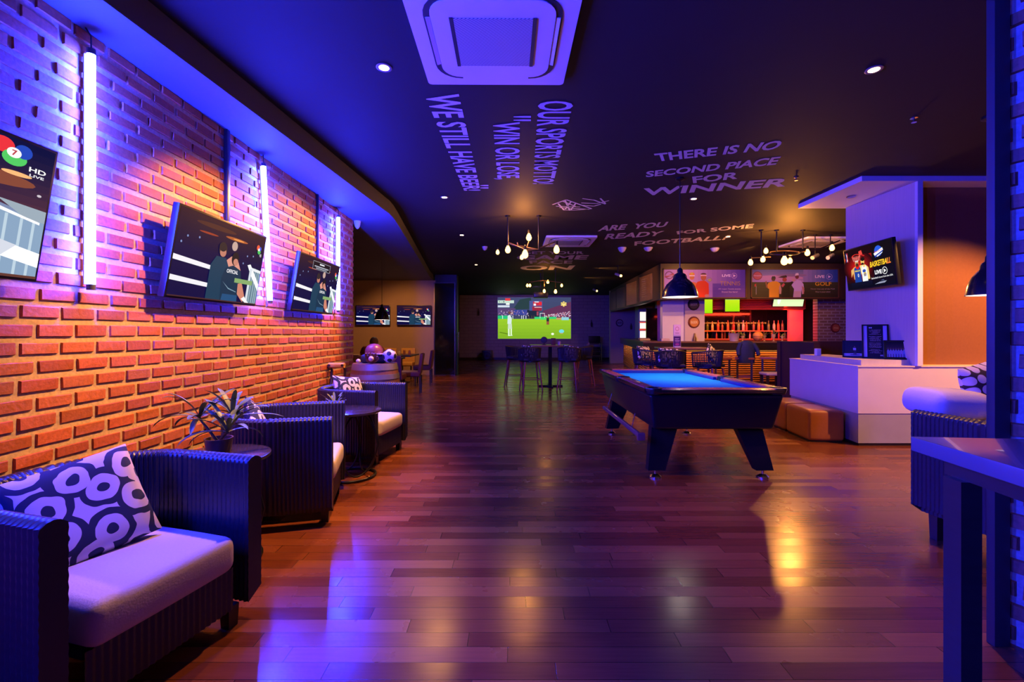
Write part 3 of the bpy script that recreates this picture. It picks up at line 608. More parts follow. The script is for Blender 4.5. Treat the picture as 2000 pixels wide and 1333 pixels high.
def pic_ring(w, h):
    p = Pic(w, h, (20, 16, 60)); p.vgrad(0, .45, 1, 1, (84, 46, 62), (8, 14, 60), 10)
    for u, v, a, b, c in ((.74, .70, .20, .05, (130, 70, 54)), (.70, .70, .10, .03, (250, 190, 120)), (.69, .70, .05, .015, (255, 240, 210)), (.86, .755, .06, .016, (245, 180, 120)), (.30, .66, .12, .03, (180, 110, 80))): p.ell(u, v, a, b, c)
    p.ell(.55, .90, .01, .014, (150, 180, 230), 8); p.ell(.96, .64, .01, .01, (200, 190, 200), 8)
    p.poly([(0, 0), (1, 0), (1, .46), (.80, .53), (0, .56)], (120, 134, 170))
    p.poly([(.66, 0), (1, 0), (1, .45), (.74, .52)], (132, 158, 186))
    for u in (.84, .90, .95): p.rect(u, 0, u + .012, .46, (182, 202, 216))
    p.poly([(.80, .56), (1, .53), (1, .44), (.92, .45)], (150, 165, 178)); p.poly([(0, .60), (.62, .58), (.92, .46), (.98, .44), (.98, .42), (.66, .53), (0, .55)], (240, 240, 244))
    p.ell(.72, .38, .04, .05, (40, 46, 60)); p.ell(.72, .38, .022, .03, (130, 146, 176)); p.ell(.66, .20, .035, .05, (44, 50, 64))
    p.text('@ONE', .545, .12, .60, .30, (60, 64, 84)) if False else None
    V, Fc = glyph('@ONEFC', .012); p.k += 1
    p.mb.add([((.50 + .06 * b - .5) * w, -0.00012 * p.k, (.34 - .36 * a - .5) * h) for a, b in V], Fc, 0, srgb(56, 60, 80))
    p.poly([(0, .56), (1, .20), (1, .09), (0, .46)], (250, 250, 252)); p.poly([(.70, .32), (.78, .31), (.80, 0), (.70, 0)], (246, 246, 250)); p.poly([(.80, .28), (.90, .24), (.84, .14)], (205, 210, 222))
    for a0, c in ((.3, (50, 190, 90)), (2.4, (226, 50, 50)), (4.5, (40, 80, 200))): pass
    p.ell(.79, .93, .045, .055, (226, 50, 60)); p.ell(.84, .86, .048, .055, (80, 196, 96)); p.ell(.87, .92, .035, .05, (36, 70, 180)); p.ell(.835, .895, .028, .036, (250, 246, 244)); p.text('7', .826, .875, .846, .915, (180, 60, 70), .03)
    p.text('HD', .90, .80, .97, .835, (245, 245, 245), .02); p.text('LIVE', .905, .765, .965, .785, (235, 235, 240), .02); p.rect(0, 0, 1, .02, (96, 56, 48)); return p
TG = 'wall televisions showing the boxing match'
TX = XW + 0.155
tv('wall_television', 'wall television nearest the viewer, cut by the left edge, showing a ring corner post', TG, (TX, 1.615, 1.895), PI / 2, 0.17, 1.07, 0.625, pic_ring)
tv('wall_television', 'wall television in the middle of the brick wall showing two referees and a fighter', TG, (TX, 3.46, 1.885), PI / 2, 0.17, 1.05, 0.62, pic_fight)
tv('wall_television', 'wall television farthest along the brick wall with a caption box on its picture', TG, (TX, 5.16, 1.875), PI / 2, 0.17, 1.07, 0.615, pic_fight_caption)
tv('wall_television', 'left television on the beige alcove wall, partly behind the brick wall end', 'alcove televisions', (-4.36, 14.38, 1.897), 0, 0.0, 1.08, 0.64, pic_fight, mount=0.07)
tv('wall_television', 'right television on the beige alcove wall beside the black glass door', 'alcove televisions', (-3.07, 14.38, 1.897), 0, 0.0, 1.08, 0.64, pic_fight, mount=0.07)
for (px, zb, w, lb) in ((440, 2.18, 0.045, 'black cable conduit running down to the middle wall television'), (618, 2.18, 0.022, 'thin cable conduit running down to the farthest wall television')):
    y = XW * F / (px - VX)
    o = MB().box((0, 0, 0), (0.03, w, SOF - zb), bev=.004).build('cable_conduit', black_plastic); o.location = (XW + .014, y, (SOF + zb) / 2); tag(o, lb, 'cable conduit')

# ================================================================== wicker tub chairs, side tables, plants
wicker = mat('dark_wicker', (0.012, 0.012, 0.024), 0.34, var=0.35, scale=60, spec=0.6)
cream_cloth = mat('cream_cloth', (0.66, 0.58, 0.53), 0.85, var=0.05, scale=120, bump=0.15)
def wicker_shell(w=0.70, front=0.36, z0=0.09, z1=0.76, t=0.07, pitch=0.0065):
    P = []; hw = w / 2; n1 = int((front + 0.02) / pitch)
    for i in range(n1): P.append(((front - (front + 0.02) * i / n1), -hw))
    m = int(PI * hw * 1.13 / pitch)
    for i in range(m + 1):
        a = -PI / 2 - PI * i / m; c, s = math.cos(a), math.sin(a); q = 2 / 2.5
        P.append((-0.02 + hw * math.copysign(abs(c) ** q, c) * 0.95, hw * math.copysign(abs(s) ** q, s)))
    for i in range(n1): P.append((-0.02 + (front + 0.02) * (i + 1) / n1, hw))
    n = len(P); N = []
    for i in range(n):
        a = P[max(i - 1, 0)]; b = P[min(i + 1, n - 1)]; dx, dy = b[0] - a[0], b[1] - a[1]; l = math.hypot(dx, dy) or 1; N.append((dy / l, -dx / l))
    rows = 34; prof = []
    for j in range(rows + 1): prof.append((0.0, z0 + (z1 - .012 - z0) * j / rows, 1, 0, j))
    for a in (0.25, 0.5, 0.75): prof.append((t * a, z1 + (.004 if a == .5 else 0), 0, 1, 0))
    for j in range(rows, -1, -1): prof.append((t, z0 + .05 + (z1 - .062 - z0) * j / rows, -1, 0, j))
    V = []; K = len(prof)
    for i in range(n):
        s = 1 if (i // 2) % 2 else -1; h = 0.0032 * math.cos(PI * (i + .5) / 2 * 1.0) * 1.3
        for (o, z, ox, oz, j) in prof:
            d = h * (1 if True else 0) + (0.0012 if (j + (i // 2)) % 2 else -0.0012)
            V.append((P[i][0] - N[i][0] * -(ox * d - o) * 1, P[i][1] - N[i][1] * -(ox * d - o), z + oz * (h * .9)))
    Fc = []
    for i in range(n - 1):
        for k in range(K - 1): Fc.append((i * K + k, i * K + k + 1, (i + 1) * K + k + 1, (i + 1) * K + k))
    mb = MB().add(V, Fc, 0, None, True)
    mb.add([V[k] for k in range(K)], [tuple(range(K))]); mb.add([V[(n - 1) * K + k] for k in range(K)], [tuple(range(K - 1, -1, -1))])
    return mb
def soft_box(c, d, r=0.04, puff=0.012):
    b = bmesh.new(); bmesh.ops.create_cube(b, size=1)
    for v in b.verts: v.co = Vector((v.co.x * d[0], v.co.y * d[1], v.co.z * d[2]))
    bmesh.ops.bevel(b, geom=list(b.edges), offset=r, segments=4, affect='EDGES', profile=.5)
    bmesh.ops.subdivide_edges(b, edges=[e for e in b.edges if e.calc_length() > .12], cuts=4, use_grid_fill=True)
    for v in b.verts:
        x = 2 * v.co.x / d[0]; y = 2 * v.co.y / d[1]; z = 2 * v.co.z / d[2]
        if abs(z) > .6: v.co.z += math.copysign(puff * max(0, 1 - x ** 2) ** .5 * max(0, 1 - y ** 2) ** .5, z)
    return MB().bm(b, 0, None, True, T(*c))
def make_tub(loc, rz, label):
    t = thing('wicker_armchair', label, 'armchair', loc, rz, 'wicker tub armchairs')
    wicker_shell().build('wicker_shell', wicker, t)
    ap = MB(); n = 90; V = []; rows = 12
    for i in range(n + 1):
        y = -0.29 + 0.58 * i / n; h = 0.0035 * math.cos(PI * (i + .5) / 2)
        for j in range(rows + 1): V.append((0.335 + h + (.001 if (i // 2 + j) % 2 else -.001), y, 0.09 + 0.19 * j / rows))
    ap.add(V, [(i * (rows + 1) + j, (i + 1) * (rows + 1) + j, (i + 1) * (rows + 1) + j + 1, i * (rows + 1) + j + 1) for i in range(n) for j in range(rows)], 0, None, True)
    ap.box((-0.02, 0, 0.26), (0.66, 0.56, 0.03)); ap.build('front_apron', wicker, t)
    soft_box((0.055, 0, 0.355), (0.62, 0.575, 0.155), 0.045).build('seat_cushion', cream_cloth, t)
    for sx, sy in ((.30, -.30), (.30, .30), (-.20, -.22), (-.20, .22)): MB().box((sx, sy, 0.05), (0.055, 0.055, 0.10), taper=(.85, .85)).build('leg', dark_wood, t)
    return t
tub = make_tub((-1.665, 1.885, 0), math.radians(-15.7), 'wicker tub armchair nearest the viewer, cream seat and ring-patterned pillow')
dup(tub, (-1.69, 3.47, 0), math.radians(14), 'second wicker tub armchair, seen from its side, behind the spiky potted plant')
dup(tub, (-1.645, 5.02, 0), math.radians(-9.5), 'third wicker tub armchair, in front of the wine barrel')
rt = dup(tub, (3.12, 2.72, 0.075), math.radians(98), 'wicker tub armchair on the right, beside the cream low partition')
for c_ in rt.children:
    if c_.name.startswith('leg'): c_.scale = (1, 1, 1.75); c_.location.z = -0.075
def pillow(name, label, cat, loc, rot, w, h, th, m, group=None):
    n = 22; V = []; Fc = []
    for side in (1, -1):
        for i in range(n + 1):
            for j in range(n + 1):
                u = -1 + 2 * i / n; v = -1 + 2 * j / n; f = ((1 - u ** 4) * (1 - v ** 4)) ** .55
                k = 1 - 0.07 * (1 - abs(u * v)) * (abs(u) ** 2 + abs(v) ** 2) / 2
                V.append((u * w / 2 * k, side * th / 2 * f - 0.0, v * h / 2 * k))
    o = (n + 1) ** 2
    for s in (0, 1):
        for i in range(n):
            for j in range(n):
                q = [s * o + i * (n + 1) + j, s * o + (i + 1) * (n + 1) + j, s * o + (i + 1) * (n + 1) + j + 1, s * o + i * (n + 1) + j + 1]
                Fc.append(tuple(q if s else q[::-1]))
    ob = MB().add(V, Fc, 0, None, True).build(name, m); ob.location = loc; ob.rotation_euler = rot
    tag(ob, label, cat, group); return ob
ringm = ring_pillow_material('ring_print_cloth', 7.6, (0.014, 0.020, 0.055), (0.70, 0.62, 0.64), 0.95, (0.17, 0.44, 0.50), 0.5)
PG = 'ring-patterned pillows'
pillow('ring_pillow', 'navy and white ring-patterned pillow leaning in the nearest armchair', 'pillow', (-1.775, 1.875, 0.615), (math.radians(-25), math.radians(-10), math.radians(62)), 0.45, 0.42, 0.13, ringm, PG)
pillow('ring_pillow', 'patterned pillow just peeking over the arm of the second armchair', 'pillow', (-1.86, 3.36, 0.62), (math.radians(-22), math.radians(38), math.radians(100)), 0.40, 0.40, 0.12, ringm, PG)
pillow('ring_pillow', 'patterned pillow showing above the arm of the third armchair', 'pillow', (-1.80, 5.08, 0.66), (math.radians(-20), math.radians(8), math.radians(70)), 0.44, 0.42, 0.13, ringm, PG)
dotm = ring_pillow_material('dotted_cloth', 14.5, (0.035, 0.018, 0.020), (0.66, 0.55, 0.50), 0.08, (0, 0.42, 0), 0.0)
o = soft_box((0, 0, 0), (.39, .30, .15), .06, .02).build('cream_pillow', cream_cloth); o.location = (2.885, 3.02, .885); o.rotation_euler = (0.05, 0.05, .06); tag(o, 'plain cream pillow lying over the arm of the right armchair', 'pillow')
pillow('dotted_pillow', 'dark pillow with pale dots standing in the right armchair', 'pillow', (3.24, 3.06, 0.93), (math.radians(-8), math.radians(-12), math.radians(14)), 0.46, 0.46, 0.14, dotm)

def make_side_table(loc, label):
    t = thing('round_side_table', label, 'side table', loc, 0, 'round metal side tables')
    MB().lathe([(0.0, 0.60), (0.26, 0.60), (0.275, 0.608), (0.275, 0.625), (0.26, 0.63), (0.0, 0.63)], 32).build('table_top', mat('side_table_top', (0.04, 0.03, 0.035), 0.18, var=.1, coat=.4), t)
    for k in range(4):
        a = PI / 4 + k * PI / 2; c = Vector((0.13 * math.cos(a), 0.13 * math.sin(a), 0.31)); e = Vector((-math.sin(a), math.cos(a), 0))
        MB().tube([c + e * 0.17 * math.cos(x) + Vector((math.cos(a) * .06 * (1 - abs(math.sin(x))), math.sin(a) * .06 * (1 - abs(math.sin(x))), 0.285 * math.sin(x))) for x in [2 * PI * i / 28 for i in range(28)]], 0.009, 8, closed=True).build('ring_leg', black_metal, t)
    MB().tube([(0.22 * math.cos(x), 0.22 * math.sin(x), 0.014) for x in [2 * PI * i / 32 for i in range(32)]], 0.012, 8, closed=True).build('base_ring', black_metal, t)
    return t
st = make_side_table((-1.50, 4.27, 0), 'dark round side table between the second and third wicker armchairs')
dup(st, (-1.72, 2.68, 0), 0, 'dark round side table under the spiky plant, between the two nearest armchairs')
def leaf(mb, base, az, elev, length, width, droop, seg=9):
    p = Vector(base); e = elev; V = []; Fc = []; side = Vector((-math.sin(az), math.cos(az), 0))
    for i in range(seg + 1):
        f = i / seg; w = width * (0.35 + 2.6 * f * (1 - f) ** 0.8) * .62 if f < 1 else 0.001
        up = Vector((-math.cos(az) * math.sin(e), -math.sin(az) * math.sin(e), math.cos(e)))
        V += [p - side * w / 2 + up * w * .18, p, p + side * w / 2 + up * w * .18]
        p = p + Vector((math.cos(az) * math.cos(e), math.sin(az) * math.cos(e), math.sin(e))) * (length / seg); e -= droop / seg * (0.5 + f)
    for i in range(seg): 
        for k in (0, 1): Fc.append((3 * i + k, 3 * i + k + 1, 3 * i + 4 + k, 3 * i + 3 + k))
    mb.add(V, Fc, 0, None, True)
leaf_m = mat('plant_leaf', (0.11, 0.16, 0.055), 0.45, var=.4, scale=14)
def plant(name, label, loc, spec, pot_r, pot_h, pot_m, seed):
    t = thing(name, label, 'plant', loc); R = random.Random(seed)
    MB().lathe([(0.0, 0.0), (pot_r * .78, 0.0), (pot_r, pot_h), (pot_r * .9, pot_h), (pot_r * .86, pot_h - .02), (0.0, pot_h - .02)], 24).build('pot', pot_m, t)
    for (x, y, z) in spec['stems']:
        if z > pot_h: MB().tube([(0, 0, pot_h - .03), (x * .6, y * .6, (z + pot_h) / 2), (x, y, z)], 0.008, 7).build('stem', mat('plant_stem', (.12, .10, .05), .6), t)
        lf = MB(); n = spec['n']
        for i in range(n): leaf(lf, (x, y, z), 2 * PI * i / n + R.uniform(-.3, .3), R.uniform(*spec['elev']), spec['len'] * R.uniform(.75, 1.15), spec['w'], R.uniform(*spec['droop']))
        lf.build('leaf_rosette', leaf_m, t)
    return t
plant('potted_dracaena', 'spiky-leaved potted plant against the brick wall between the two nearest armchairs', (-1.72, 2.68, 0.63),
      dict(stems=[(-0.10, -.02, 0.22), (0.06, 0.03, 0.22), (0.10, -0.08, 0.15)], n=13, elev=(0.0, 1.2), len=0.25, w=0.042, droop=(0.5, 1.5)), 0.075, 0.10, mat('brown_ceramic', (.12, .07, .06), .35), 5)
plant('agave_plant', 'low agave plant on the side table before the third armchair', (-1.655, 4.27, 0.63),
      dict(stems=[(0, 0, 0.05)], n=16, elev=(0.3, 1.2), len=0.15, w=0.035, droop=(0.0, .5)), 0.06, 0.06, mat('dark_pot', (.05, .04, .04), .5), 9)

# ================================================================== barrel with sports gear, small chair
t = thing('wine_barrel', 'old wooden wine barrel with broad hoops behind the third armchair, sports gear on its head', 'barrel', (-1.845, 6.18, 0))
R_ = lambda z: 0.285 + 0.055 * (1 - ((z - .47) / .47) ** 2)
stave = mat('barrel_stave', (0.30, 0.12, 0.055), 0.55, var=.35, scale=5, stretch=(9, 9, .5))
MB().lathe([(0, .01)] + [(R_(z), z) for z in [i * .94 / 18 for i in range(19)]] + [(.265, .94), (.265, .91), (0, .91)], 32).build('barrel_body', stave, t)
for z0, z1 in ((.855, .935), (.735, .80), (.14, .20), (.01, .08)):
    MB().lathe([(R_(z0) + .001, z0), (R_(z0) + .006, z0), (R_(z1) + .006, z1), (R_(z1) + .001, z1)], 36).build('hoop', mat('galvanised_hoop', (.32, .28, .27), .5, .5, var=.15), t)
b = bmesh.new(); bmesh.ops.create_icosphere(b, subdivisions=5, radius=0.092)
ic = bmesh.new(); bmesh.ops.create_icosphere(ic, subdivisions=1, radius=1); dirs = [v.co.normalized() for v in ic.verts]; ic.free()
mb = MB(); b.verts.index_update(); mb.v = [tuple(v.co) for v in b.verts]
for f in b.faces:
    c = f.calc_center_median().normalized(); k = max(c.dot(d) for d in dirs) > math.cos(math.radians(20))
    mb.f.append(tuple(v.index for v in f.verts)); mb.m.append(0); mb.sm.append(True); mb.c.append((.015, .015, .02) if k else (.74, .70, .70))
b.free(); o = mb.build('football', attr_mat('football_leather', None, .4)); o.location = (-1.63, 6.12, 1.036); o.rotation_euler = (.4, .3, .9); tag(o, 'black and white football on the barrel head', 'ball')
t = thing('batting_helmet', 'purple and navy batting helmet with a pale brim resting on the barrel gear', 'helmet', (-1.87, 6.22, 1.058), -.5)
hl = MB().lathe([(0.118, 0.0), (0.122, 0.03), (0.115, 0.07), (0.09, 0.11), (0.05, 0.135), (0.0, 0.142)], 28); hl.build('helmet_shell', mat('helmet_shell_paint', (.30, .08, .09), .3, var=.5, scale=7, coat=.4), t)
MB().box((0.13, 0, 0.004), (0.15, 0.20, 0.012), bev=.005).build('brim', mat('pale_brim', (.55, .45, .5), .4), t)
t = thing('navy_gear_bag', 'small dark navy sports bag under the helmet on the barrel', 'bag', (-1.86, 6.2, .942), .1)
soft_box((0, 0, .055), (.34, .22, .11), .045).build('bag_body', mat('navy_nylon', (.012, .014, .06), .5), t)
MB().tube([(-.12, 0, .09), (-.06, -.02, .125), (.06, -.02, .125), (.12, 0, .09)], .008, 8).build('handle', black_plastic, t)
t = thing('baseball_glove', 'brown leather baseball glove holding a ball on the front of the barrel head', 'glove', (-1.84, 6.0, .94), 0)
gl = MB(); gl.sphere((0, 0, .05), .062, 16, 10, sc=(1.15, .55, .85))
for k in range(4): gl.tube([(-.055 + .036 * k, -.01, .07), (-.065 + .043 * k, -.02, .115), (-.06 + .04 * k, -.035, .14)], [.019, .018, .012], 8)
gl.tube([(.06, -.02, .04), (.095, -.035, .07), (.09, -.05, .10)], [.02, .018, .012], 8)
gl.build('glove_leather', mat('glove_leather', (.14, .05, .03), .5, var=.3), t)
o = MB().sphere((0, 0, 0), .034, 16, 10).build('baseball', mat('baseball_white', (.75, .6, .5), .5)); o.location = (-1.815, 5.905, 1.01); tag(o, 'pale baseball tucked in the brown glove', 'ball')
o = MB().sphere((0, 0, 0), .03, 16, 10).build('golf_ball', mat('golf_white', (.75, .72, .75), .4)); o.location = (-2.02, 6.02, .972); tag(o, 'small white ball at the left rim of the barrel', 'ball')
t = thing('scroll_back_chair', 'small scroll-backed wooden chair squeezed between the barrel and the brick wall', 'chair', (-2.232, 5.78, 0), PI)
for s in (-1, 1): MB().tube([(.085 * s, .02, .0), (.085 * s, .06, .30), (.085 * s, 0, .52), (.085 * s, -.09, .72), (.085 * s, -.11, .86), (.085 * s, -.06, .935), (.085 * s, 0, .93)], .017, 8).build('side_frame', dark_wood, t)
MB().tube([(-.10, -.05, .93), (.10, -.05, .93)], .034, 12).build('top_roll', mat('ochre_leather', (.75, .42, .10), .5), t)
MB().box((0, .12, .44), (.19, .26, .035), bev=.008).build('seat', dark_wood, t)
for s in (-1, 1): MB().box((.08 * s, .23, .21), (.025, .025, .43)).build('front_leg', dark_wood, t)

# ================================================================== alcove: dining tables, chairs, a seated person
maroon_cloth = mat('maroon_upholstery', (0.115, 0.022, 0.030), 0.7, var=.15, scale=40)
gold_cloth = mat('tan_upholstery', (0.50, 0.27, 0.10), 0.7, var=.12, scale=30)
def make_dining(loc, rz, label, m, group):
    t = thing('dining_chair', label, 'chair', loc, rz, group)
    soft_box((0.02, 0, .435), (.44, .43, .11), .03).build('seat', m, t)
    MB().box((-.215, 0, .66), (.07, .42, .46), bev=.025, rot=RY(-.14)).build('backrest', m, t)
    for sx, sy in ((.18, -.17), (.18, .17), (-.18, -.17), (-.18, .17)): MB().box((sx * (1.0 if sx > 0 else 1.12), sy, .195), (.038, .038, .39), taper=(.8, .8)).build('leg', dark_wood, t)
    return t
DG = 'maroon dining chairs'; DG2 = 'tan dining chairs'
dc = make_dining((-2.22, 10.15, 0), PI + .1, 'maroon upholstered dining chair nearest, right of the barrel', maroon_cloth, DG)
dup(dc, (-2.30, 11.95, 0), PI + .05, 'maroon upholstered dining chair farther back, beside the black glass door')
dup(dc, (-2.42, 9.40, 0), PI / 2, 'dark dining chair seen from behind, just right of the football')
tc_ = make_dining((-3.06, 13.35, 0), -PI / 2, 'tan dining chair facing the viewer below the right alcove television', gold_cloth, DG2)
dup(tc_, (-3.62, 13.35, 0), -PI / 2, 'tan dining chair by the beige wall, half hidden behind the football')
dup(tc_, (-3.45, 9.80, 0), PI / 2 + .2, 'tan chair back showing left of the seated person')
def make_dtable(loc, label):
    t = thing('dining_table', label, 'table', loc, 0, 'alcove dining tables')
    MB().box((0, 0, .735), (.80, 1.1, .035), bev=.006).build('table_top', dark_wood, t)
    MB().box((0, 0, .40), (.09, .09, .64)).build('pedestal', black_metal, t); MB().lathe([(0, 0), (.26, 0), (.26, .015), (.05, .05), (0, .06)], 24).build('base', black_metal, t); return t
dt = make_dtable((-2.98, 10.55, 0), 'dark dining table in front of the seated person')
dup(dt, (-3.0, 12.35, 0), 0, 'dark dining table by the beige wall under the televisions')
for i, (x, y, h, c) in enumerate(((-2.86, 12.2, .13, (.35, .12, .06)), (-2.98, 12.15, .10, (.6, .5, .4)), (-2.74, 12.3, .12, (.30, .10, .06)))):
    o = MB().lathe([(0, 0), (.032, 0), (.035, h * .6), (.028, h), (0, h)], 14).build('condiment_jar', mat('jar_%d' % i, c, .3)); o.location = (x, y, .7525)
    tag(o, ['left condiment jar on the farther dining table', 'pale short condiment jar in the middle of the farther dining table', 'right condiment jar on the farther dining table'][i] if i != 1 else 'pale short condiment jar on the farther dining table', 'jar', 'table jars')
pool_lamp(746, 625, 10.3, 'black dome pendant lamp hanging before the left alcove television', 0.33)

def skin_mesh(chains, sub=1):
    me = bpy.data.meshes.new('sk'); V = []; E = []; Rr = []
    for ch in chains:
        prev = None
        for p in ch:
            if isinstance(p, int): prev = p; continue
            V.append(p[:3]); Rr.append(p[3]); i = len(V) - 1
            if prev is not None: E.append((prev, i))
            prev = i
    me.from_pydata(V, E, []); o = bpy.data.objects.new('sk', me); C.objects.link(o)
    md = o.modifiers.new('s', 'SKIN'); sv = me.skin_vertices[0].data
    for i, r in enumerate(Rr): sv[i].radius = (r, r)
    sv[0].use_root = True
    sb = o.modifiers.new('u', 'SUBSURF'); sb.levels = sub; sb.render_levels = sub
    dg = bpy.context.evaluated_depsgraph_get(); m2 = bpy.data.meshes.new_from_object(o.evaluated_get(dg))
    mb = MB().add([v.co.copy() for v in m2.vertices], [tuple(p.vertices) for p in m2.polygons], 0, None, True)
    bpy.data.objects.remove(o); bpy.data.meshes.remove(me); bpy.data.meshes.remove(m2); return mb
def remeshed(mb, voxel):
    me = bpy.data.meshes.new('r'); me.from_pydata(mb.v, [], mb.f); o = bpy.data.objects.new('r', me); C.objects.link(o)
    md = o.modifiers.new('r', 'REMESH'); md.mode = 'VOXEL'; md.voxel_size = voxel
    sm = o.modifiers.new('m', 'SMOOTH'); sm.factor = .5; sm.iterations = 3
    dg = bpy.context.evaluated_depsgraph_get(); m2 = bpy.data.meshes.new_from_object(o.evaluated_get(dg))
    out = MB().add([v.co.copy() for v in m2.vertices], [tuple(p.vertices) for p in m2.polygons], 0, None, True)
    bpy.data.objects.remove(o); bpy.data.meshes.remove(me); bpy.data.meshes.remove(m2); return out
# seated, back to the viewer (facing +Y), head bent over the table
t = thing('person', 'person seated with back turned, brown hair, orange-red shirt, at the table behind the barrel', 'person', (-2.90, 9.50, -0.0), .12)
body = [[(0, 0, .52, .13), (0, .02, .66, .125), (0, .05, .82, .13), (0, .09, .96, .12), (0, .14, 1.04, .055), (0, .19, 1.08, .05)]]
for s in (-1, 1):
    body.append([3, (.17 * s, .08, 1.0, .062), (.25 * s, .20, .84, .048), (.20 * s, .42, .79, .038), (.12 * s, .58, .785, .028), (.11 * s, .64, .785, .030)])
    body.append([0, (.10 * s, .04, .50, .10), (.13 * s, .42, .50, .075), (.13 * s, .47, .40, .062), (.13 * s, .44, .10, .042), (.13 * s, .50, .04, .038), (.13 * s, .60, .03, .032)])
bm_ = skin_mesh(body)
for s in (-1, 1):
    for k, (dx, L) in enumerate(((-.03, .07), (-.01, .085), (.01, .08), (.03, .06))):
        bm_.tube([(.11 * s + dx, .655, .785), (.11 * s + dx * 1.2, .655 + L * .6, .79), (.11 * s + dx * 1.25, .655 + L, .778)], [.0095, .009, .007], 8)
    bm_.tube([(.11 * s - .03 * s, .63, .785), (.11 * s - .055 * s, .665, .787), (.11 * s - .06 * s, .69, .785)], [.011, .010, .008], 8)
HR = T(0, .24, 1.135) @ RX(-.75)
bm_.sphere((0, .24, 1.135), .10, 24, 16, sc=(.80, .98, 1.15), rot=RX(-.75))
bm_.tube([HR @ Vector((0, .095, .02)), HR @ Vector((0, .118, -.015)), HR @ Vector((0, .092, -.02))], [.010, .016, .012], 8)
for s in (-1, 1): bm_.sphere(HR @ Vector((.082 * s, 0, -.005)), .026, 10, 8, sc=(.4, .8, 1.2))
remeshed(bm_, .008).build('body', mat('skin', (.42, .22, .14), .5), t)
hr = MB(); hr.sphere((0, .228, 1.15), .107, 24, 16, sc=(.84, .94, 1.06), rot=RX(-.75)); hr.build('hair', mat('brown_hair', (.20, .11, .06), .6, var=.5, scale=60), t)
for s in (-1, 1):
    e_ = MB().sphere(HR @ Vector((.032 * s, .088, .012)), .0125, 10, 8).build('eye', mat('eye_white', (.8, .8, .8), .2), t)
shirt = [[(0, .0, .56, .142), (0, .02, .66, .138), (0, .05, .82, .142), (0, .09, .97, .13), (0, .125, 1.045, .072)]]
for s in (-1, 1): shirt.append([3, (.17 * s, .08, 1.005, .076), (.235 * s, .17, .88, .064)])
skin_mesh(shirt).build('shirt', mat('orange_shirt', (.50, .12, .06), .7, var=.1), t)
tr = [[(0, -.01, .53, .138), (0, .0, .60, .135)]]
for s in (-1, 1): tr.append([0, (.10 * s, .04, .505, .112), (.13 * s, .42, .505, .086), (.13 * s, .475, .40, .074), (.13 * s, .445, .12, .056)])
skin_mesh(tr).build('trousers', mat('dark_trousers', (.02, .02, .03), .8), t)
for s in (-1, 1): MB().box((.13 * s, .525, .04), (.085, .25, .075), bev=.03).build('shoe', black_plastic, t)
dup(tc_, (-2.90, 9.44, 0), PI / 2 + .12, 'tan dining chair under the seated person')
# ================================================================== pool table
PX, PY0, PY1 = 1.845, 4.04, 6.27; PYC = (PY0 + PY1) / 2; PL = PY1 - PY0
t = thing('pool_table', 'black pool table with bright blue cloth under the dome pendant', 'pool table', (PX, PYC, 0))
lacq = mat('table_black_lacquer', (0.006, 0.006, 0.010), 0.30, var=.1, spec=.25, coat=.12)
rail_m = mat('rail_mahogany', (0.48, 0.10, 0.12), 0.25, var=.2, scale=4, stretch=(6, 1, 1), coat=.5)
MB().box((0, 0, .63), (1.21, PL - .06, .325), bev=.03, taper=(.90, .94), seg=3).build('cabinet', lacq, t)
MB().box((0, 0, .79), (1.02, PL - .22, .03)).build('playing_bed', mat('blue_pool_cloth', (0.004, 0.20, 0.66), 0.85, var=.06, scale=90, spec=0.08), t)
hw = .63; hl = PL / 2
for s in (-1, 1):
    for q in (-1, 1):
        MB().box((s * (hw - .055), q * (hl / 2 - .03), .828), (.11, hl - .22, .045), bev=.012).build('side_rail', rail_m, t)
        MB().box((s * (hw - .128), q * (hl / 2 - .03), .820), (.04, hl - .24, .038), bev=.010).build('cushion', mat('navy_cushion', (.02, .03, .20), .8), t)
    MB().box((0, s * (hl - .055), .828), (2 * hw - .24, .11, .045), bev=.012).build('end_rail', rail_m, t)
    MB().box((0, s * (hl - .128), .820), (2 * hw - .30, .04, .038), bev=.010).build('cushion', MATS['navy_cushion'], t)
for sx in (-1, 1):
    for sy in (-1, 0, 1):
        MB().lathe([(.052, .798), (.072, .798), (.086, .84), (.082, .853), (.060, .853), (.052, .84)], 20, T(sx * (hw - (.075 if sy else .045)), sy * (hl - .075), 0), cap=False).build('pocket', black_plastic, t)
for s in (-1, 1):
    MB().box((s * (hw + .006), 0, .826), (.016, PL - .10, .034), bev=.006).build('edge_moulding', mat('bronze_moulding', (.12, .075, .04), .2, .8, var=.1), t)
    MB().box((0, s * (hl + .006), .826), (2 * hw - .10, .016, .034), bev=.006).build('edge_moulding', MATS['bronze_moulding'], t)
for sx in (-1, 1):
    for sy in (-1, 1):
        lg = MB(); w0, w1 = .125, .08; a = Vector((sx * .39, sy * (hl - .30), .49)); b_ = Vector((sx * .50, sy * (hl - .20), .075))
        V = [(a.x - w0, a.y - .05, a.z), (a.x + w0, a.y - .05, a.z), (a.x + w0, a.y + .05, a.z), (a.x - w0, a.y + .05, a.z),
             (b_.x - w1, b_.y - .04, b_.z), (b_.x + w1, b_.y - .04, b_.z), (b_.x + w1, b_.y + .04, b_.z), (b_.x - w1, b_.y + .04, b_.z)]
        l = lg.add(V, [(0, 1, 2, 3), (7, 6, 5, 4), (0, 4, 5, 1), (1, 5, 6, 2), (2, 6, 7, 3), (3, 7, 4, 0)]).build('leg', lacq, t)
        MB().lathe([(0, 0), (.055, 0), (.055, .014), (.03, .032), (.012, .036), (.012, .078), (0, .078)], 18, T(b_.x, b_.y, 0)).build('levelling_foot', chrome, l)
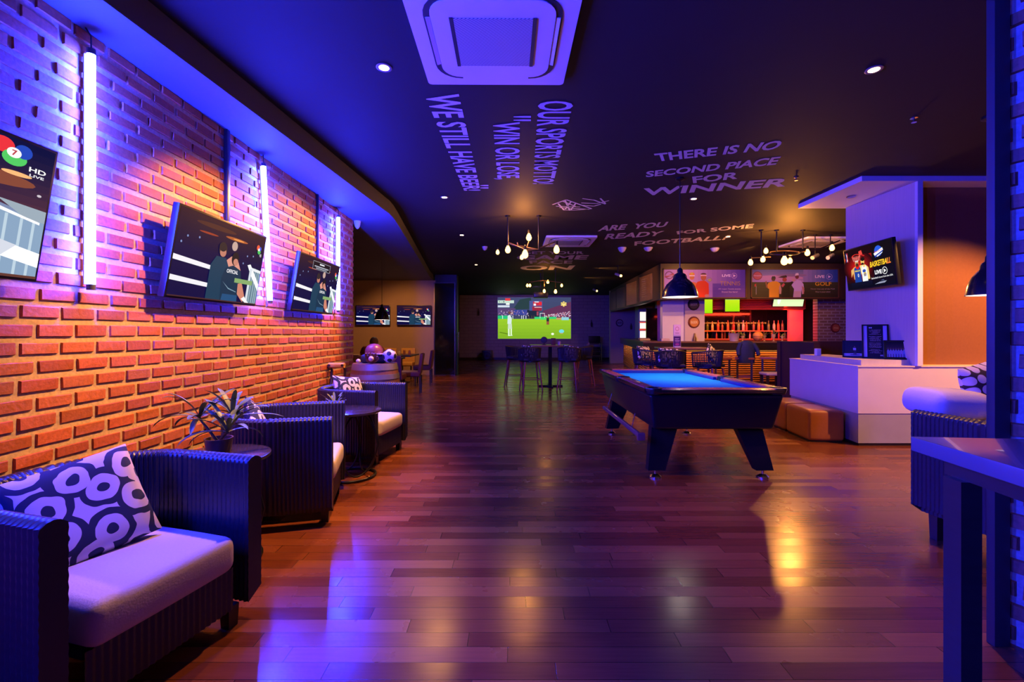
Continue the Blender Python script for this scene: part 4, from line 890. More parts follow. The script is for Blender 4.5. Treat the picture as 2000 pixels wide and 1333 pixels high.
ch_ = MB(); ch_.tube([(-.665, -1.0, .405), (-.665, .60, .40)], .026, 10); ch_.box((-.665, -1.02, .405), (.07, .05, .07), bev=.01)
ch_.tube([(-.665, -.70, .41), (-.63, -.70, .56)], .004, 6).tube([(-.665, .45, .41), (-.60, .45, .60)], .004, 6); ch_.build('cue_holder', mat('cue_holder_lacquer', (.16, .06, .07), .3, var=.2, coat=.4), t)

# ================================================================== right side: ottomans, frames, basketball television
tan_leather = mat('tan_leather', (0.36, 0.115, 0.035), 0.38, var=.12, scale=30, bump=.08)
def ottoman(loc, rz, label):
    t = thing('leather_ottoman', label, 'ottoman', loc, rz, 'leather cube ottomans')
    soft_box((0, 0, .205), (.42, .56, .37), .035, .01).build('upholstery', tan_leather, t); MB().box((0, 0, .012), (.38, .52, .024)).build('plinth', black_plastic, t); return t
ot = ottoman((3.90, 5.86, 0), -.10, 'tan leather cube ottoman nearer the viewer, against the low partition')
dup(ot, (3.965, 6.46, 0), -.10, 'tan leather cube ottoman behind the first, partly hidden by the pool table')
def pic_hoops(w, h):
    p = Pic(w, h, (10, 4, 6)); p.vgrad(0, 0, 1, .35, (4, 4, 10), (60, 8, 8), 6); p.vgrad(0, .35, .62, .8, (110, 12, 8), (150, 18, 10), 5)
    for k in range(8): p.ell(.30, .52, .34 - .035 * k, .40 - .042 * k, (40 + 24 * k, 4 + 3 * k, 4 + 2 * k))
    p.vgrad(.60, 0, 1, 1, (8, 8, 26), (16, 10, 10), 4); p.vgrad(0, 0, 1, .16, (6, 8, 24), (14, 8, 18), 3); p.rect(0, .82, .62, 1, (24, 6, 6))
    p.rect(.035, .70, .085, .93, (36, 50, 120)); p.rect(.06, .70, .085, .93, (200, 40, 50)); p.poly([(.05, .72), (.065, .80), (.055, .88), (.06, .91), (.07, .88), (.068, .80), (.075, .73)], (245, 245, 245))
    p.ring(.27, .80, .095, .055, .25, (230, 50, 40))
    for k in range(7): p.poly([(.18 + .03 * k, .80), (.19 + .03 * k, .80), (.215 + .02 * k, .68), (.205 + .02 * k, .68)], (230, 140, 130))
    p.poly([(.36, .84), (.46, .78), (.45, .76), (.35, .82)], (200, 40, 40)); p.poly([(.34, .90), (.40, .92), (.42, .82), (.34, .80)], (220, 70, 60))
    p.ell(.27, .62, .040, .075, (196, 140, 84)); p.ell(.275, .585, .032, .045, (70, 40, 26)); p.rect(.24, .66, .31, .69, (220, 210, 200))
    p.ell(.40, .64, .040, .08, (236, 186, 96)); p.ell(.41, .70, .045, .05, (30, 18, 14)); p.ell(.395, .58, .030, .035, (60, 34, 20))
    p.poly([(.12, .30), (.13, .48), (.20, .54), (.24, .56), (.23, .24), (.18, .24), (.17, .40)], (226, 172, 96)); p.poly([(.33, .56), (.45, .56), (.51, .48), (.52, .20), (.46, .20), (.45, .38), (.36, .38), (.33, .3)], (240, 204, 120))
    p.poly([(.19, .10), (.20, .50), (.23, .54), (.26, .48), (.30, .48), (.33, .54), (.34, .48), (.34, .10)], (26, 62, 150)); p.text('DALLAS', .215, .42, .325, .46, (240, 220, 60), .03); p.text('0', .265, .28, .295, .37, (220, 220, 230), .03)
    p.poly([(.36, .08), (.36, .48), (.385, .56), (.41, .50), (.44, .50), (.46, .55), (.475, .48), (.475, .08)], (232, 236, 236)); p.ell(.415, .41, .035, .04, (40, 70, 170)); p.ell(.425, .33, .03, .05, (210, 180, 60)); p.text('30', .40, .28, .45, .35, (40, 70, 170), .03)
    p.vgrad(.10, .02, .56, .16, (6, 8, 24), (10, 14, 40), 3)
    p.ell(.745, .80, .075, .125, (40, 90, 215)); p.poly([(.65, .76), (.83, .86), (.84, .80), (.67, .70)], (245, 245, 250)); p.poly([(.66, .70), (.84, .80), (.84, .78), (.68, .66)], (30, 60, 170)); p.text('Champions', .665, .765, .825, .80, (220, 60, 50), .02, .2, .03); p.poly([(.70, .69), (.83, .76), (.82, .74), (.72, .67)], (245, 245, 250))
    p.text('BASKETBALL', .545, .455, .955, .585, (250, 200, 40), .03, .25, .02); p.text('LL', .875, .473, .957, .60, (236, 110, 50), .03, .25)
    p.text('LIVE', .63, .275, .765, .37, (250, 250, 250), .035); p.ring(.825, .33, .048, .085, .14, (250, 250, 250)); p.poly([(.808, .285), (.808, .375), (.852, .33)], (250, 250, 250))
    p.text('Basketball shows from the USA', .55, .175, .965, .215, (240, 240, 240), .008, 0, .012); p.poly([(.60, .05), (.70, .09), (.84, .10), (.80, .06)], (150, 155, 180)); p.poly([(.72, .12), (.78, .14), (.80, .11)], (70, 80, 120)); return p
tv('wall_television', 'television on the pale panel showing a basketball advertisement', None, (4.575, 5.83, 2.20), -PI / 2 - .10, .12, .92, .565, pic_hoops, mount=.16)
frame_m = mat('black_picture_frame', (.012, .012, .014), .3)
def framed(label, px, py, Y, w, h, rz, fill, lean=.20):
    p = at(px, py, Y); t = thing('picture_frame', label, 'picture frame', (p.x, p.y, 1.021), 0, 'framed pictures on the ledge', rot=(-lean, 0, rz)); f = .016
    MB().box((0, .008, h / 2), (w, .012, h)).box((-w / 2 + f / 2, 0, h / 2), (f, .024, h)).box((w / 2 - f / 2, 0, h / 2), (f, .024, h)).box((0, 0, f / 2), (w, .024, f)).box((0, 0, h - f / 2), (w, .024, f)).build('frame', frame_m, t)
    MB().box((0, .058, h * .30), (.05, .004, h * .56), rot=RX(.26)).build('easel_back', frame_m, t)
    fill(Pic(w - 2 * f, h - 2 * f, (14, 10, 16))).build('print', print_m, t, (0, .001, h / 2)); return t
def f_a(p):
    p.rect(0, 0, 1, .2, (190, 180, 190)); p.ell(.55, .10, .25, .05, (120, 110, 130)); p.poly([(.48, .12), (.50, .42), (.47, .58), (.56, .60), (.60, .45), (.62, .12), (.56, .12), (.55, .36), (.53, .12)], (60, 40, 60)); p.poly([(.46, .42), (.46, .58), (.60, .58), (.60, .42)], (210, 190, 200)); p.ell(.53, .66, .04, .05, (110, 70, 70)); return p
def f_b(p):
    p.rect(.0, 0, .16, 1, (190, 185, 215)); p.rect(.84, 0, 1, 1, (190, 185, 215)); R = random.Random(4); p.text('99', .24, .91, .38, .96, (220, 215, 220), .03); p.text('99', .70, .03, .82, .08, (220, 215, 220), .03)
    for k in range(22):
        if k in (5, 11, 17): continue
        a = R.uniform(.0, .12); p.rect(.22 + a, .86 - k * .035, .78 - a, .86 - k * .035 + .012, (170, 150, 150))
        for q in range(4):
            u = R.uniform(.24, .74); p.rect(u, .855 - k * .035, u + .02, .885 - k * .035, (14, 10, 16))
    return p
def f_c(p):
    p.vgrad(0, .5, 1, 1, (60, 44, 60), (16, 12, 18), 4); R = random.Random(8)
    for k in range(9):
        u = .10 + .1 * k; p.poly([(u - .05, .06), (u - .05, .42), (u - .02, .52), (u + .02, .52), (u + .05, .42), (u + .05, .06)], (150 + R.randint(-30, 30), 150, 190)); p.ell(u, .58, .03, .05, (110, 80, 70)); p.rect(u - .02, .06, u + .01, .25, (60, 60, 110))
    p.poly([(.90, .3), (.93, .7), (.97, .7), (.96, .3)], (130, 120, 170)); return p
framed('small landscape framed photo at the left of the ledge, one lone player', 1668, 700, 6.04, .25, .225, -.62, f_a)
framed('tall portrait frame of printed text with pale side stripes, middle of the ledge', 1710, 700, 5.78, .27, .44, -.58, f_b)
framed('landscape framed team photo at the right of the ledge', 1756, 702, 5.56, .285, .235, -.48, f_c, .16)
p = at(1597, 694, 6.55); o = MB().box((0, 0, .05), (.06, .06, .10), bev=.004).build('white_card_box', white_paint); o.location = (p.x, p.y, 1.02); tag(o, 'small upright white box on the ledge of the low partition', 'box')

# right foreground bar table
t = thing('bar_table', 'tall dark bar table in the right foreground, blue-lit edge, cut by the frame', 'table', (1.154, 1.314, 0), -.10)
MB().box((.40, -.50, 1.03), (.80, 1.0, .04), bev=.003).build('table_top', mat('table_top_lacquer', (.15, .12, .13), .25, var=.2, scale=3, coat=.3), t)
MB().box((.40, -.50, .985), (.70, .90, .05)).build('apron', dark_wood, t)
for x, y in ((.055, -.10), (.745, -.10), (.055, -.90), (.745, -.90)): MB().box((x, y, .48), (.05, .055, .96)).build('leg', dark_wood, t)
MB().box((.745, -.5, .30), (.03, .76, .045)).box((.40, -.10, .30), (.64, .03, .045)).build('stretcher', dark_wood, t)
o = MB().prism(rrect(.30, .20, .02), 0, .012).build('reflection_board', mat('reflection_brown', (.10, .045, .03), .4, var=.2)); o.location = (1.56, 1.08, 1.0505); o.rotation_euler = (0, 0, -.35); tag(o, 'dark flat board shape standing for a reflection on the right foreground bar table', 'board')  # thin brown slab added to imitate a reflection in the table top

# ================================================================== bar chairs and high tables
red_wood = mat('red_brown_wood', (0.30, 0.075, 0.045), .38, var=.2, scale=6, stretch=(1, 1, 6))
cord = mat('dark_cord', (0.020, 0.020, 0.030), .5, var=.3, scale=50)
def make_bar_chair(loc, rz, label, group):
    t = thing('woven_bar_chair', label, 'bar chair', loc, rz, group)
    U = [(-.02 - .26 * math.sin(a) if False else .20 - .46 * math.sin(a), -.27 * math.cos(a)) for a in [PI * i / 20 for i in range(21)]]
    zt = lambda i: .95 + .06 * math.sin(PI * i / 20)
    MB().tube([(x, y, zt(i)) for i, (x, y) in enumerate(U)], .016, 8).build('top_rim', mat('rim_metal', (.10, .09, .06), .35, .6), t)
    st_ = MB()
    for i in range(21):
        x, y = U[i]; z1 = zt(i); d = Vector((x - .0, y, 0)).normalized()
        for k in (-1, 1):
            j = min(max(i + .27 * k, 0), 20); a = PI * j / 20; xx, yy = .20 - .46 * math.sin(a), -.27 * math.cos(a)
            st_.tube([(xx, yy, z1), (xx * .90 + .01, yy * .93, .70)], .0085, 6)
    st_.build('woven_back', cord, t)
    mb = MB(); mb.prism([(x * .90 + .01, y * .93) for x, y in U], .665, .70); mb.build('seat_frame', black_metal, t)
    soft_box((.0, 0, .725), (.40, .42, .055), .022, .008).build('seat_pad', mat('navy_seat_pad', (.02, .022, .05), .8), t)
    for sx, sy in ((.13, -.16), (.13, .16), (-.17, -.16), (-.17, .16)):
        MB().tube([(sx, sy, .668), (sx * 1.55, sy * 1.42, .0)], [.022, .016], 8).build('leg', red_wood, t)
    rg = lambda x, y: (x * 1.33, y * 1.25, .27)
    for a, b_ in (((.13, -.16), (.13, .16)), ((-.17, -.16), (-.17, .16)), ((.13, -.16), (-.17, -.16)), ((.13, .16), (-.17, .16))): MB().tube([rg(*a), rg(*b_)], .011, 6).build('stretcher', red_wood, t)
    return t
CG = 'woven bar chairs'
bc = make_bar_chair((.46, 10.65, 0), PI / 2 + .15, 'woven bar chair with red legs, front left at the central high table', CG)
dup(bc, (1.34, 10.65, 0), PI / 2 - .25, 'woven bar chair with red legs, front right at the central high table')
dup(bc, (.12, 11.55, 0), -.1, 'woven bar chair at the left end of the central high table, side on')
dup(bc, (1.86, 11.75, 0), PI, 'woven bar chair at the right end of the central high table, in shadow')
dup(bc, (3.08, 8.72, 0), PI / 2 - .10, 'woven bar chair in the middle behind the pool table, back to the viewer')
dup(bc, (3.86, 8.85, 0), PI / 2 + .55, 'woven bar chair on the right behind the pool table, white pillow in it')
dup(bc, (2.84, 9.65, 0), -.15, 'woven bar chair on the left behind the pool table, side on')
for nm, loc, rz, lb in (('ring_pillow', (.44, 10.64, .90), .15, 'ring-patterned pillow in the front left chair of the central high table'),
                        ('ring_pillow', (1.40, 10.66, .90), -.25, 'ring-patterned pillow in the front right chair of the central high table'),
                        ('ring_pillow', (3.03, 8.74, .905), -.10, 'ring-patterned pillow in the middle chair behind the pool table'),
                        ('ring_pillow', (3.93, 8.89, .925), .55, 'ring-patterned pillow peaking over the right chair behind the pool table'),
                        ('ring_pillow', (2.80, 9.60, .925), .6, 'ring-patterned pillow in the left chair behind the pool table')):
    pillow(nm, lb, 'pillow', loc, (math.radians(-12), math.radians(8 if 'front' in lb else (38 if 'peaking' in lb else 4)), rz), .40, .28, .09, ringm, 'pillows in the bar chairs')
def make_high_table(loc, label, w=1.0, d=.7):
    t = thing('high_bar_table', label, 'table', loc, 0, 'high bar tables')
    MB().box((0, 0, 1.022), (w, d, .036), bev=.006).build('table_top', mat('bar_table_top', (.26, .12, .06), .3, var=.25, scale=4, stretch=(1, 8, 1), coat=.4), t)
    MB().box((0, 0, .52), (.085, .085, .98)).build('pedestal', black_metal, t); MB().box((0, 0, .018), (.62, .10, .036)).box((0, 0, .018), (.10, .62, .036)).build('cross_base', black_metal, t); return t
ht = make_high_table((.98, 11.4, 0), 'central high bar table before the projected football match')
dup(ht, (3.60, 9.5, 0), 0, 'high bar table with a menu card behind the pool table')
t = thing('table_fan', 'small dark round-headed fan on the central high table', 'fan', (.83, 11.42, 1.041))
MB().lathe([(0, 0), (.05, 0), (.05, .012), (.012, .02), (.012, .06), (0, .06)], 16).build('stand', black_plastic, t); MB().lathe([(0, -.03), (.07, -.025), (.082, 0), (.07, .025), (0, .03)], 24, T(0, 0, .125) @ RX(PI / 2)).build('fan_head', mat('fan_dark', (.03, .025, .06), .4), t)
o = MB().box((0, 0, .085), (.11, .05, .17), bev=.003).build('menu_holder', mat('dark_red_card', (.10, .02, .025), .5)); o.location = (1.055, 11.36, 1.041); tag(o, 'dark red upright menu holder on the central high table', 'menu holder')
o = MB().lathe([(0, 0), (.034, 0), (.042, .09), (.036, .09), (.03, .01), (0, .01)], 18).build('cup', mat('pale_cup', (.55, .40, .45), .4)); o.location = (1.20, 11.33, 1.041); tag(o, 'pale cup on the central high table, right of the menu holder', 'cup')
t = thing('menu_stand', 'upright menu stand with a white card above a purple card behind the pool table', 'menu stand', (3.44, 9.42, 1.041))
MB().box((0, 0, .012), (.12, .07, .024)).box((0, .006, .24), (.155, .006, .46)).build('acrylic_back', mat('frosted_acrylic', (.5, .45, .55), .3), t)
q = Pic(.145, .215, (222, 196, 214)); q.ell(.5, .60, .28, .22, (196, 150, 170)); q.ell(.5, .60, .18, .14, (226, 200, 214)); q.rect(.2, .2, .8, .24, (150, 110, 140)); q.rect(.25, .12, .75, .15, (150, 110, 140)); q.build('white_card', print_m, t, (0, 0, .365))
q = Pic(.145, .20, (70, 24, 110)); q.text('ENJOY', .2, .66, .8, .80, (210, 190, 230), .02); q.rect(.15, .52, .85, .58, (200, 170, 220)); q.rect(.25, .40, .75, .44, (170, 140, 200)); q.ell(.5, .18, .3, .12, (150, 60, 140)); q.build('purple_card', print_m, t, (0, 0, .13))

# ================================================================== back wall: projected match, projector, speaker, rack
def pic_match(w, h):
    p = Pic(w, h, (92, 150, 30)); p.vgrad(0, 0, 1, .5, (122, 170, 34), (150, 196, 40), 6)
    p.vgrad(0, .48, 1, 1, (60, 66, 96), (64, 72, 110), 5); p.poly([(.20, .70), (.30, .95), (.45, 1.0), (.48, .72)], (40, 62, 66)); p.poly([(.62, .68), (1, .90), (1, .50), (.60, .52)], (96, 48, 84)); p.rect(0, .58, .24, .74, (86, 66, 110)); p.rect(.22, .58, .44, .70, (52, 66, 150)); p.rect(.40, .50, .56, .70, (30, 38, 60))
    R = random.Random(2)
    for k in range(190):
        u = R.uniform(.64, .995); v = R.uniform(.53, .55 + .30 * (u - .6)); p.ell(u, v, .007, .012, R.choice([(220, 190, 210), (170, 60, 80), (120, 50, 90), (235, 225, 235), (90, 70, 130)]), 5)
    for k in range(120):
        u = R.uniform(.0, .42); v = R.uniform(.55, .68); p.ell(u, v, .006, .012, R.choice([(160, 130, 170), (110, 80, 140), (210, 190, 210), (60, 60, 130)]), 5)
    p.rect(0, .48, .14, .56, (40, 190, 120)); p.rect(.50, .48, .80, .53, (50, 200, 120)); p.rect(.58, .46, .66, .51, (70, 210, 110)); p.rect(.80, .46, .87, .51, (190, 150, 100)); p.rect(.87, .45, .97, .52, (140, 200, 210))
    for u in (.06, .20, .32, .345, .38, .42, .46, .49): p.rect(u, .48, u + .008, .56, (220, 230, 235) if u < .4 else (90, 70, 50))
    p.rect(.43, .68, .61, .92, (70, 80, 140)); p.rect(.47, .68, .60, .78, (150, 40, 60)); p.rect(.48, .80, .60, .90, (190, 50, 70)); p.rect(.49, .80, .52, .85, (240, 240, 245)); p.rect(.56, .82, .60, .88, (230, 40, 50)); p.rect(.50, .88, .56, .90, (235, 235, 240)); p.rect(.53, .56, .555, .66, (150, 70, 90)); p.rect(.50, .755, .60, .765, (240, 240, 240))
    p.rect(.575, .50, .58, .62, (235, 235, 235)); p.rect(.635, .50, .64, .62, (235, 235, 235)); p.rect(.575, .61, .64, .62, (235, 235, 235))
    p.rect(0, .86, .22, .93, (190, 214, 200)); p.rect(.10, .92, .17, .98, (220, 60, 70)); p.rect(.11, .82, .16, .86, (235, 240, 235)); p.rect(.0, .76, .16, .81, (200, 210, 225)); p.text('1 - 0', .02, .875, .09, .915, (40, 60, 60), .02)
    for a in range(6): p.ell(.90 + .03 * math.cos(a * PI / 3 + PI / 2), .84 + .045 * math.sin(a * PI / 3 + PI / 2), .014, .02, (235, 205, 110), 8)
    p.ell(.90, .83, .022, .03, (240, 215, 130))
    p.poly([(.02, .15), (.14, .10), (.14, .12), (.03, .165)], (84, 120, 20)); p.rect(.138, .08, .160, .24, (214, 240, 196)); p.rect(.172, .09, .192, .24, (214, 240, 196)); p.poly([(.135, .24), (.195, .24), (.19, .36), (.14, .38)], (196, 214, 190)); p.poly([(.13, .36), (.135, .56), (.165, .58), (.19, .50), (.185, .36)], (206, 226, 220)); p.ell(.160, .63, .017, .035, (110, 70, 60)); p.ell(.195, .62, .012, .03, (190, 150, 150)); p.poly([(.14, .08), (.20, .09), (.20, .075), (.14, .065)], (230, 245, 220))
    p.poly([(.664, .34), (.668, .52), (.70, .52), (.70, .34)], (150, 80, 60)); p.rect(.664, .42, .70, .50, (40, 50, 50)); p.ell(.68, .56, .012, .022, (100, 60, 50))
    p.ell(.748, .115, .02, .026, (240, 250, 225)); p.ell(.87, .18, .035, .045, (110, 214, 220)); p.rect(.85, .12, .89, .14, (190, 150, 100)); return p
a = at(972.5, 662, 22.45); b_ = at(1115, 581.5, 22.45)
t = thing('projection_screen', 'large projected football match on the far back wall', 'projection screen', ((a.x + b_.x) / 2, 22.44, (a.z + b_.z) / 2))
MB().box((0, .012, 0), (b_.x - a.x + .06, .02, b_.z - a.z + .06)).build('screen_sheet', white_paint, t)
pic_match(b_.x - a.x, b_.z - a.z).build('projected_image', screen_m, t)
MB().box((-.15, -.03, (b_.z - a.z) / 2 + .12), (2.1, .10, .12), bev=.01).build('screen_case', mat('screen_case_paint', (.35, .30, .36), .5), t)
p = at(1056, 577, 14.2); t = thing('projector', 'black projector hanging from the ceiling before the football picture', 'projector', (p.x, p.y, p.z))
MB().box((0, 0, 0), (.44, .36, .17), bev=.015).build('body', black_plastic, t); MB().lathe([(0, 0), (.05, 0), (.05, .03), (0, .03)], 18, T(.08, .18, 0) @ RX(-PI / 2)).build('lens', black_gloss, t); MB().tube([(0, 0, .08), (0, 0, CEIL - p.z)], .02, 10).build('ceiling_pole', black_metal, t)
p = floor_at(952, 703.3); t = thing('floor_speaker', 'dark square speaker box on the floor at the left of the back wall', 'speaker', (-1.15, 22.1, 0))
MB().box((0, 0, .24), (.50, .40, .48), bev=.015).build('cabinet', black_plastic, t); MB().lathe([(0, 0), (.17, 0), (.16, .012), (.05, .004), (0, .02)], 24, T(0, -.2, .24) @ RX(PI / 2)).build('cone', black_metal, t)
t = thing('equipment_rack', 'small equipment rack with a dark screen on top at the right of the back wall', 'rack', (3.95, 21.6, 0))
for x in (-.30, .30):
    for y in (-.22, .22): MB().box((x, y, .44), (.03, .03, .88)).build('post', chrome, t)
for z in (.20, .52, .86): MB().box((0, 0, z), (.62, .46, .025)).build('shelf', black_metal, t)
MB().box((0, -.02, .36), (.48, .34, .16), bev=.01).box((0, -.02, .62), (.48, .34, .12), bev=.01).build('amplifier', black_plastic, t)
MB().box((0, 0, 1.03), (.56, .05, .32), bev=.01).box((0, 0, .88), (.2, .16, .02)).build('monitor', black_plastic, t)
for i, (px, py) in enumerate(((935, 610), (1155, 632))):
    p = at(px, py, 22.4); o = MB().lathe([(0, -.17), (.035, -.16), (.04, 0), (.018, .08), (.014, .17), (0, .17)], 14).build('wall_lamp', dark_wood); o.location = p; tag(o, ['bottle-shaped dark wall ornament left of the projected match', 'bottle-shaped dark wall ornament right of the projected match'][i], 'ornament', 'bottle-shaped wall ornaments')
    o.name = 'wall_ornament'

# ================================================================== bar
slat_m = mat('bar_slat_wood', (0.36, 0.13, 0.04), .45, var=.25, scale=4, stretch=(1, 1, 9))
counter_dark = mat('counter_dark', (.020, .013, .014), .3, var=.2, coat=.3)
t = thing('bar_counter', 'long bar counter with dark top and glowing horizontal wooden slats', 'bar counter', (0, 0, 0))
A, B_, D_ = Vector((4.55, 19.0, 0)), Vector((3.35, 11.55, 0)), Vector((7.4, 11.55, 0)); off = .55
top = [(4.55, 19.0), (3.35, 11.55), (7.4, 11.55), (7.4, 12.15), (3.98, 12.15), (5.1, 19.0)]
MB().prism(top, 1.085, 1.125).build('counter_top', mat('counter_wood_top', (.16, .085, .05), .3, var=.2, scale=3, coat=.3), t)
MB().prism([(x + (.012 if i in (0, 1, 5, 4) else 0), y + .012) for i, (x, y) in enumerate(top)], .90, 1.085).build('apron', counter_dark, t)
inn = [(4.72, 19.0), (3.54, 11.79), (7.4, 11.79), (7.4, 12.1), (3.9, 12.1), (5.05, 19.0)]
MB().prism(inn, .0, .90).build('carcass', counter_dark, t)
sl = MB()
def hslat(p0, p1, z, hh, th):
    d = (Vector(p1) - Vector(p0)); l = d.length; m_ = (Vector(p0) + Vector(p1)) / 2
    sl.box((m_.x, m_.y, z), (l, th, hh), bev=.004, rot=RZ(math.atan2(d.y, d.x)), seg=1)
for k in range(14):
    z = .10 + .056 * k; hslat((4.705, 19.0, 0), (3.52, 11.775, 0), z, .033, .035); hslat((3.52, 11.775, 0), (7.4, 11.775, 0), z, .033, .035)
sl.build('slat_front', slat_m, t)
area((5.4, 11.60, .89), (5.4, 11.84, .3), 24, 3.9, .03, (1, .34, .06))
for k in range(8):
    f_ = (k + .5) / 8; x_, y_ = 3.52 + (4.705 - 3.52) * f_ - .13, 11.775 + (19.0 - 11.775) * f_ + .02
    area((x_, y_, .88), (x_ + .16, y_ - .03, .3), 3.2, .06, .5, (1, .42, .10))
# stools at the bar, jacket
def make_stool(loc, rz, label):
    t = thing('bar_stool', label, 'bar stool', loc, rz, 'backless wooden bar stools')
    MB().box((0, 0, .735), (.42, .36, .05), bev=.012).build('seat', red_wood, t)
    for sx in (-1, 1):
        for sy in (-1, 1): MB().box((sx * .15, sy * .13, .355), (.045, .045, .71), taper=(1.0, 1.0)).build('leg', dark_wood, t)
    MB().box((0, -.13, .30), (.34, .03, .05)).box((0, .13, .30), (.34, .03, .05)).box((-.15, 0, .36), (.03, .28, .04)).box((.15, 0, .36), (.03, .28, .04)).build('stretcher', red_wood, t); return t
sx_ = lambda px, Y: (px - VX) * Y / F
bs = make_stool((sx_(1411, 11.0), 11.0, 0), -.43, 'wooden bar stool just right of the high table chairs')
dup(bs, (sx_(1454, 10.9), 10.9, 0), -.47, 'wooden bar stool with a navy jacket draped over it')
dup(bs, (sx_(1503, 11.0), 11.0, 0), -.51, 'wooden bar stool by the dark maroon booth wall')
t = thing('low_footstool', 'low dark stool with a pale seat pad in front of the rightmost bar stool', 'stool', (sx_(1508, 10.2), 10.2, 0), 0)
soft_box((0, 0, .43), (.42, .34, .06), .02, .01).build('seat_pad', cream_cloth, t)
for a_ in (-1, 1):
    for c_ in (-1, 1): MB().box((a_ * .17, c_ * .13, .20), (.045, .045, .40)).build('leg', dark_wood, t)
jk = MB(); n = 22; V = []; prof = [(0.055, 1.16, .05), (.12, 1.135, .07), (.185, 1.06, .085), (.20, .95, .09), (.19, .84, .10), (.20, .72, .105), (.185, .62, .10)]
for (rx, z, ry) in prof:
    for k in range(n): a_ = 2 * PI * k / n; w_ = 1 + .07 * math.sin(5 * a_ + z * 9); V.append((rx * w_ * math.cos(a_), ry * w_ * math.sin(a_), z))
jk.add(V, [(i * n + k, i * n + (k + 1) % n, (i + 1) * n + (k + 1) % n, (i + 1) * n + k) for i in range(len(prof) - 1) for k in range(n)] + [tuple(range(n))], 0, None, True)
o_ = thing('navy_jacket', 'navy jacket draped upright over the middle bar stool', 'jacket', (sx_(1454, 10.9), 10.80, 0))
jk.build('jacket_body', mat('navy_jacket_cloth', (.018, .03, .12), .75, var=.3, scale=9), o_)
for s in (-1, 1): MB().tube([(s * .15, -.01, 1.09), (s * .225, -.05, .95), (s * .235, -.09, .82)], [.05, .048, .040], 12).build('sleeve', MATS['navy_jacket_cloth'], o_)

# menu boards along the fascia's side, banners on its front
def fx(y): return 4.005 + (y - 12.2) * .0438 - .012
board_m = mat('chalkboard', (.16, .085, .045), .32, var=.3, scale=5)
for i, (y0, y1) in enumerate(((12.3, 14.18), (14.26, 16.12), (16.2, 17.98), (18.06, 19.5))):
    t = thing('menu_board', ['dark menu board nearest the banner corner, orange-lit', 'second dark menu board from the banner corner', 'third dark menu board from the banner corner', 'farthest dark menu board along the bar fascia'][i], 'menu board', ((fx(y0) + fx(y1)) / 2, (y0 + y1) / 2, 2.68), -math.atan(1 / .0438) , 'menu boards on the bar fascia')
    L_ = y1 - y0; MB().box((0, .0, 0), (L_, .016, .78)).build('board', board_m, t)
    MB().box((0, -.006, .385), (L_, .024, .02)).box((0, -.006, -.385), (L_, .024, .02)).box((-L_ / 2 + .01, -.006, 0), (.02, .024, .78)).box((L_ / 2 - .01, -.006, 0), (.02, .024, .78)).build('frame', dark_wood, t)
    w_ = MB(); R = random.Random(i)
    for c_ in range(2):
        for k in range(9): u = -L_ * .40 + c_ * L_ * .45; w_.box((u + L_ * .12 * R.uniform(.8, 1.2), -.0095, .28 - k * .065), (L_ * .28 * R.uniform(.6, 1), .002, .016))
    w_.build('chalk_lines', mat('chalk', (.22, .17, .15), .8), t)
def pic_tennis(w, h):
    p = Pic(w, h, (214, 160, 206))
    for k in range(12): p.rect(.30 + .0583 * k, 0, .30 + .0583 * (k + 1) + .001, 1, tuple(int(a + (b - a) * k / 11) for a, b in zip((206, 156, 206), (104, 74, 170))))
    p.vgrad(.60, 0, 1, .5, (92, 52, 150), (104, 74, 170), 4); p.ring(.065, .80, .052, .145, .18, (120, 40, 80)); p.ring(.065, .80, .040, .112, .08, (170, 80, 120)); p.poly([(.01, .76), (.12, .88), (.125, .80), (.015, .70)], (190, 70, 90)); p.text('Champions', .02, .77, .112, .82, (250, 220, 230), .01, .2)
    p.poly([(.30, 0), (.30, .46), (.36, .56), (.43, .5), (.43, 0)], (230, 120, 60)); p.ell(.345, .74, .03, .11, (214, 130, 70)); p.ell(.345, .84, .034, .06, (240, 150, 60)); p.rect(.31, .76, .38, .80, (250, 240, 230)); p.poly([(.30, .3), (.38, .34), (.38, .40), (.30, .37)], (210, 120, 80))
    p.poly([(.40, 0), (.39, .42), (.41, .56), (.46, .60), (.51, .60), (.55, .50), (.555, .20), (.55, .05), (.50, 0)], (226, 50, 30)); p.ell(.487, .72, .034, .12, (186, 96, 64)); p.ell(.487, .82, .037, .06, (90, 40, 40)); p.rect(.45, .77, .525, .82, (240, 190, 190)); p.ell(.53, .06, .03, .05, (200, 130, 110))
    p.ring(.555, .64, .036, .085, .16, (150, 150, 90)); p.ell(.56, .63, .018, .04, (180, 190, 70)); p.ell(.345, .86, .012, .03, (210, 220, 70))
    p.text('LIVE', .715, .74, .82, .83, (250, 236, 246), .03); p.ring(.865, .78, .034, .10, .12, (240, 200, 226)); p.poly([(.853, .73), (.853, .83), (.885, .78)], (250, 226, 236))
    p.text('TENNIS', .69, .43, .94, .58, (196, 160, 66), -.002); p.text('All major Tennis events', .67, .27, .945, .325, (220, 186, 220), .0); p.text('Shown live here!', .71, .17, .905, .225, (220, 186, 220), .0); return p
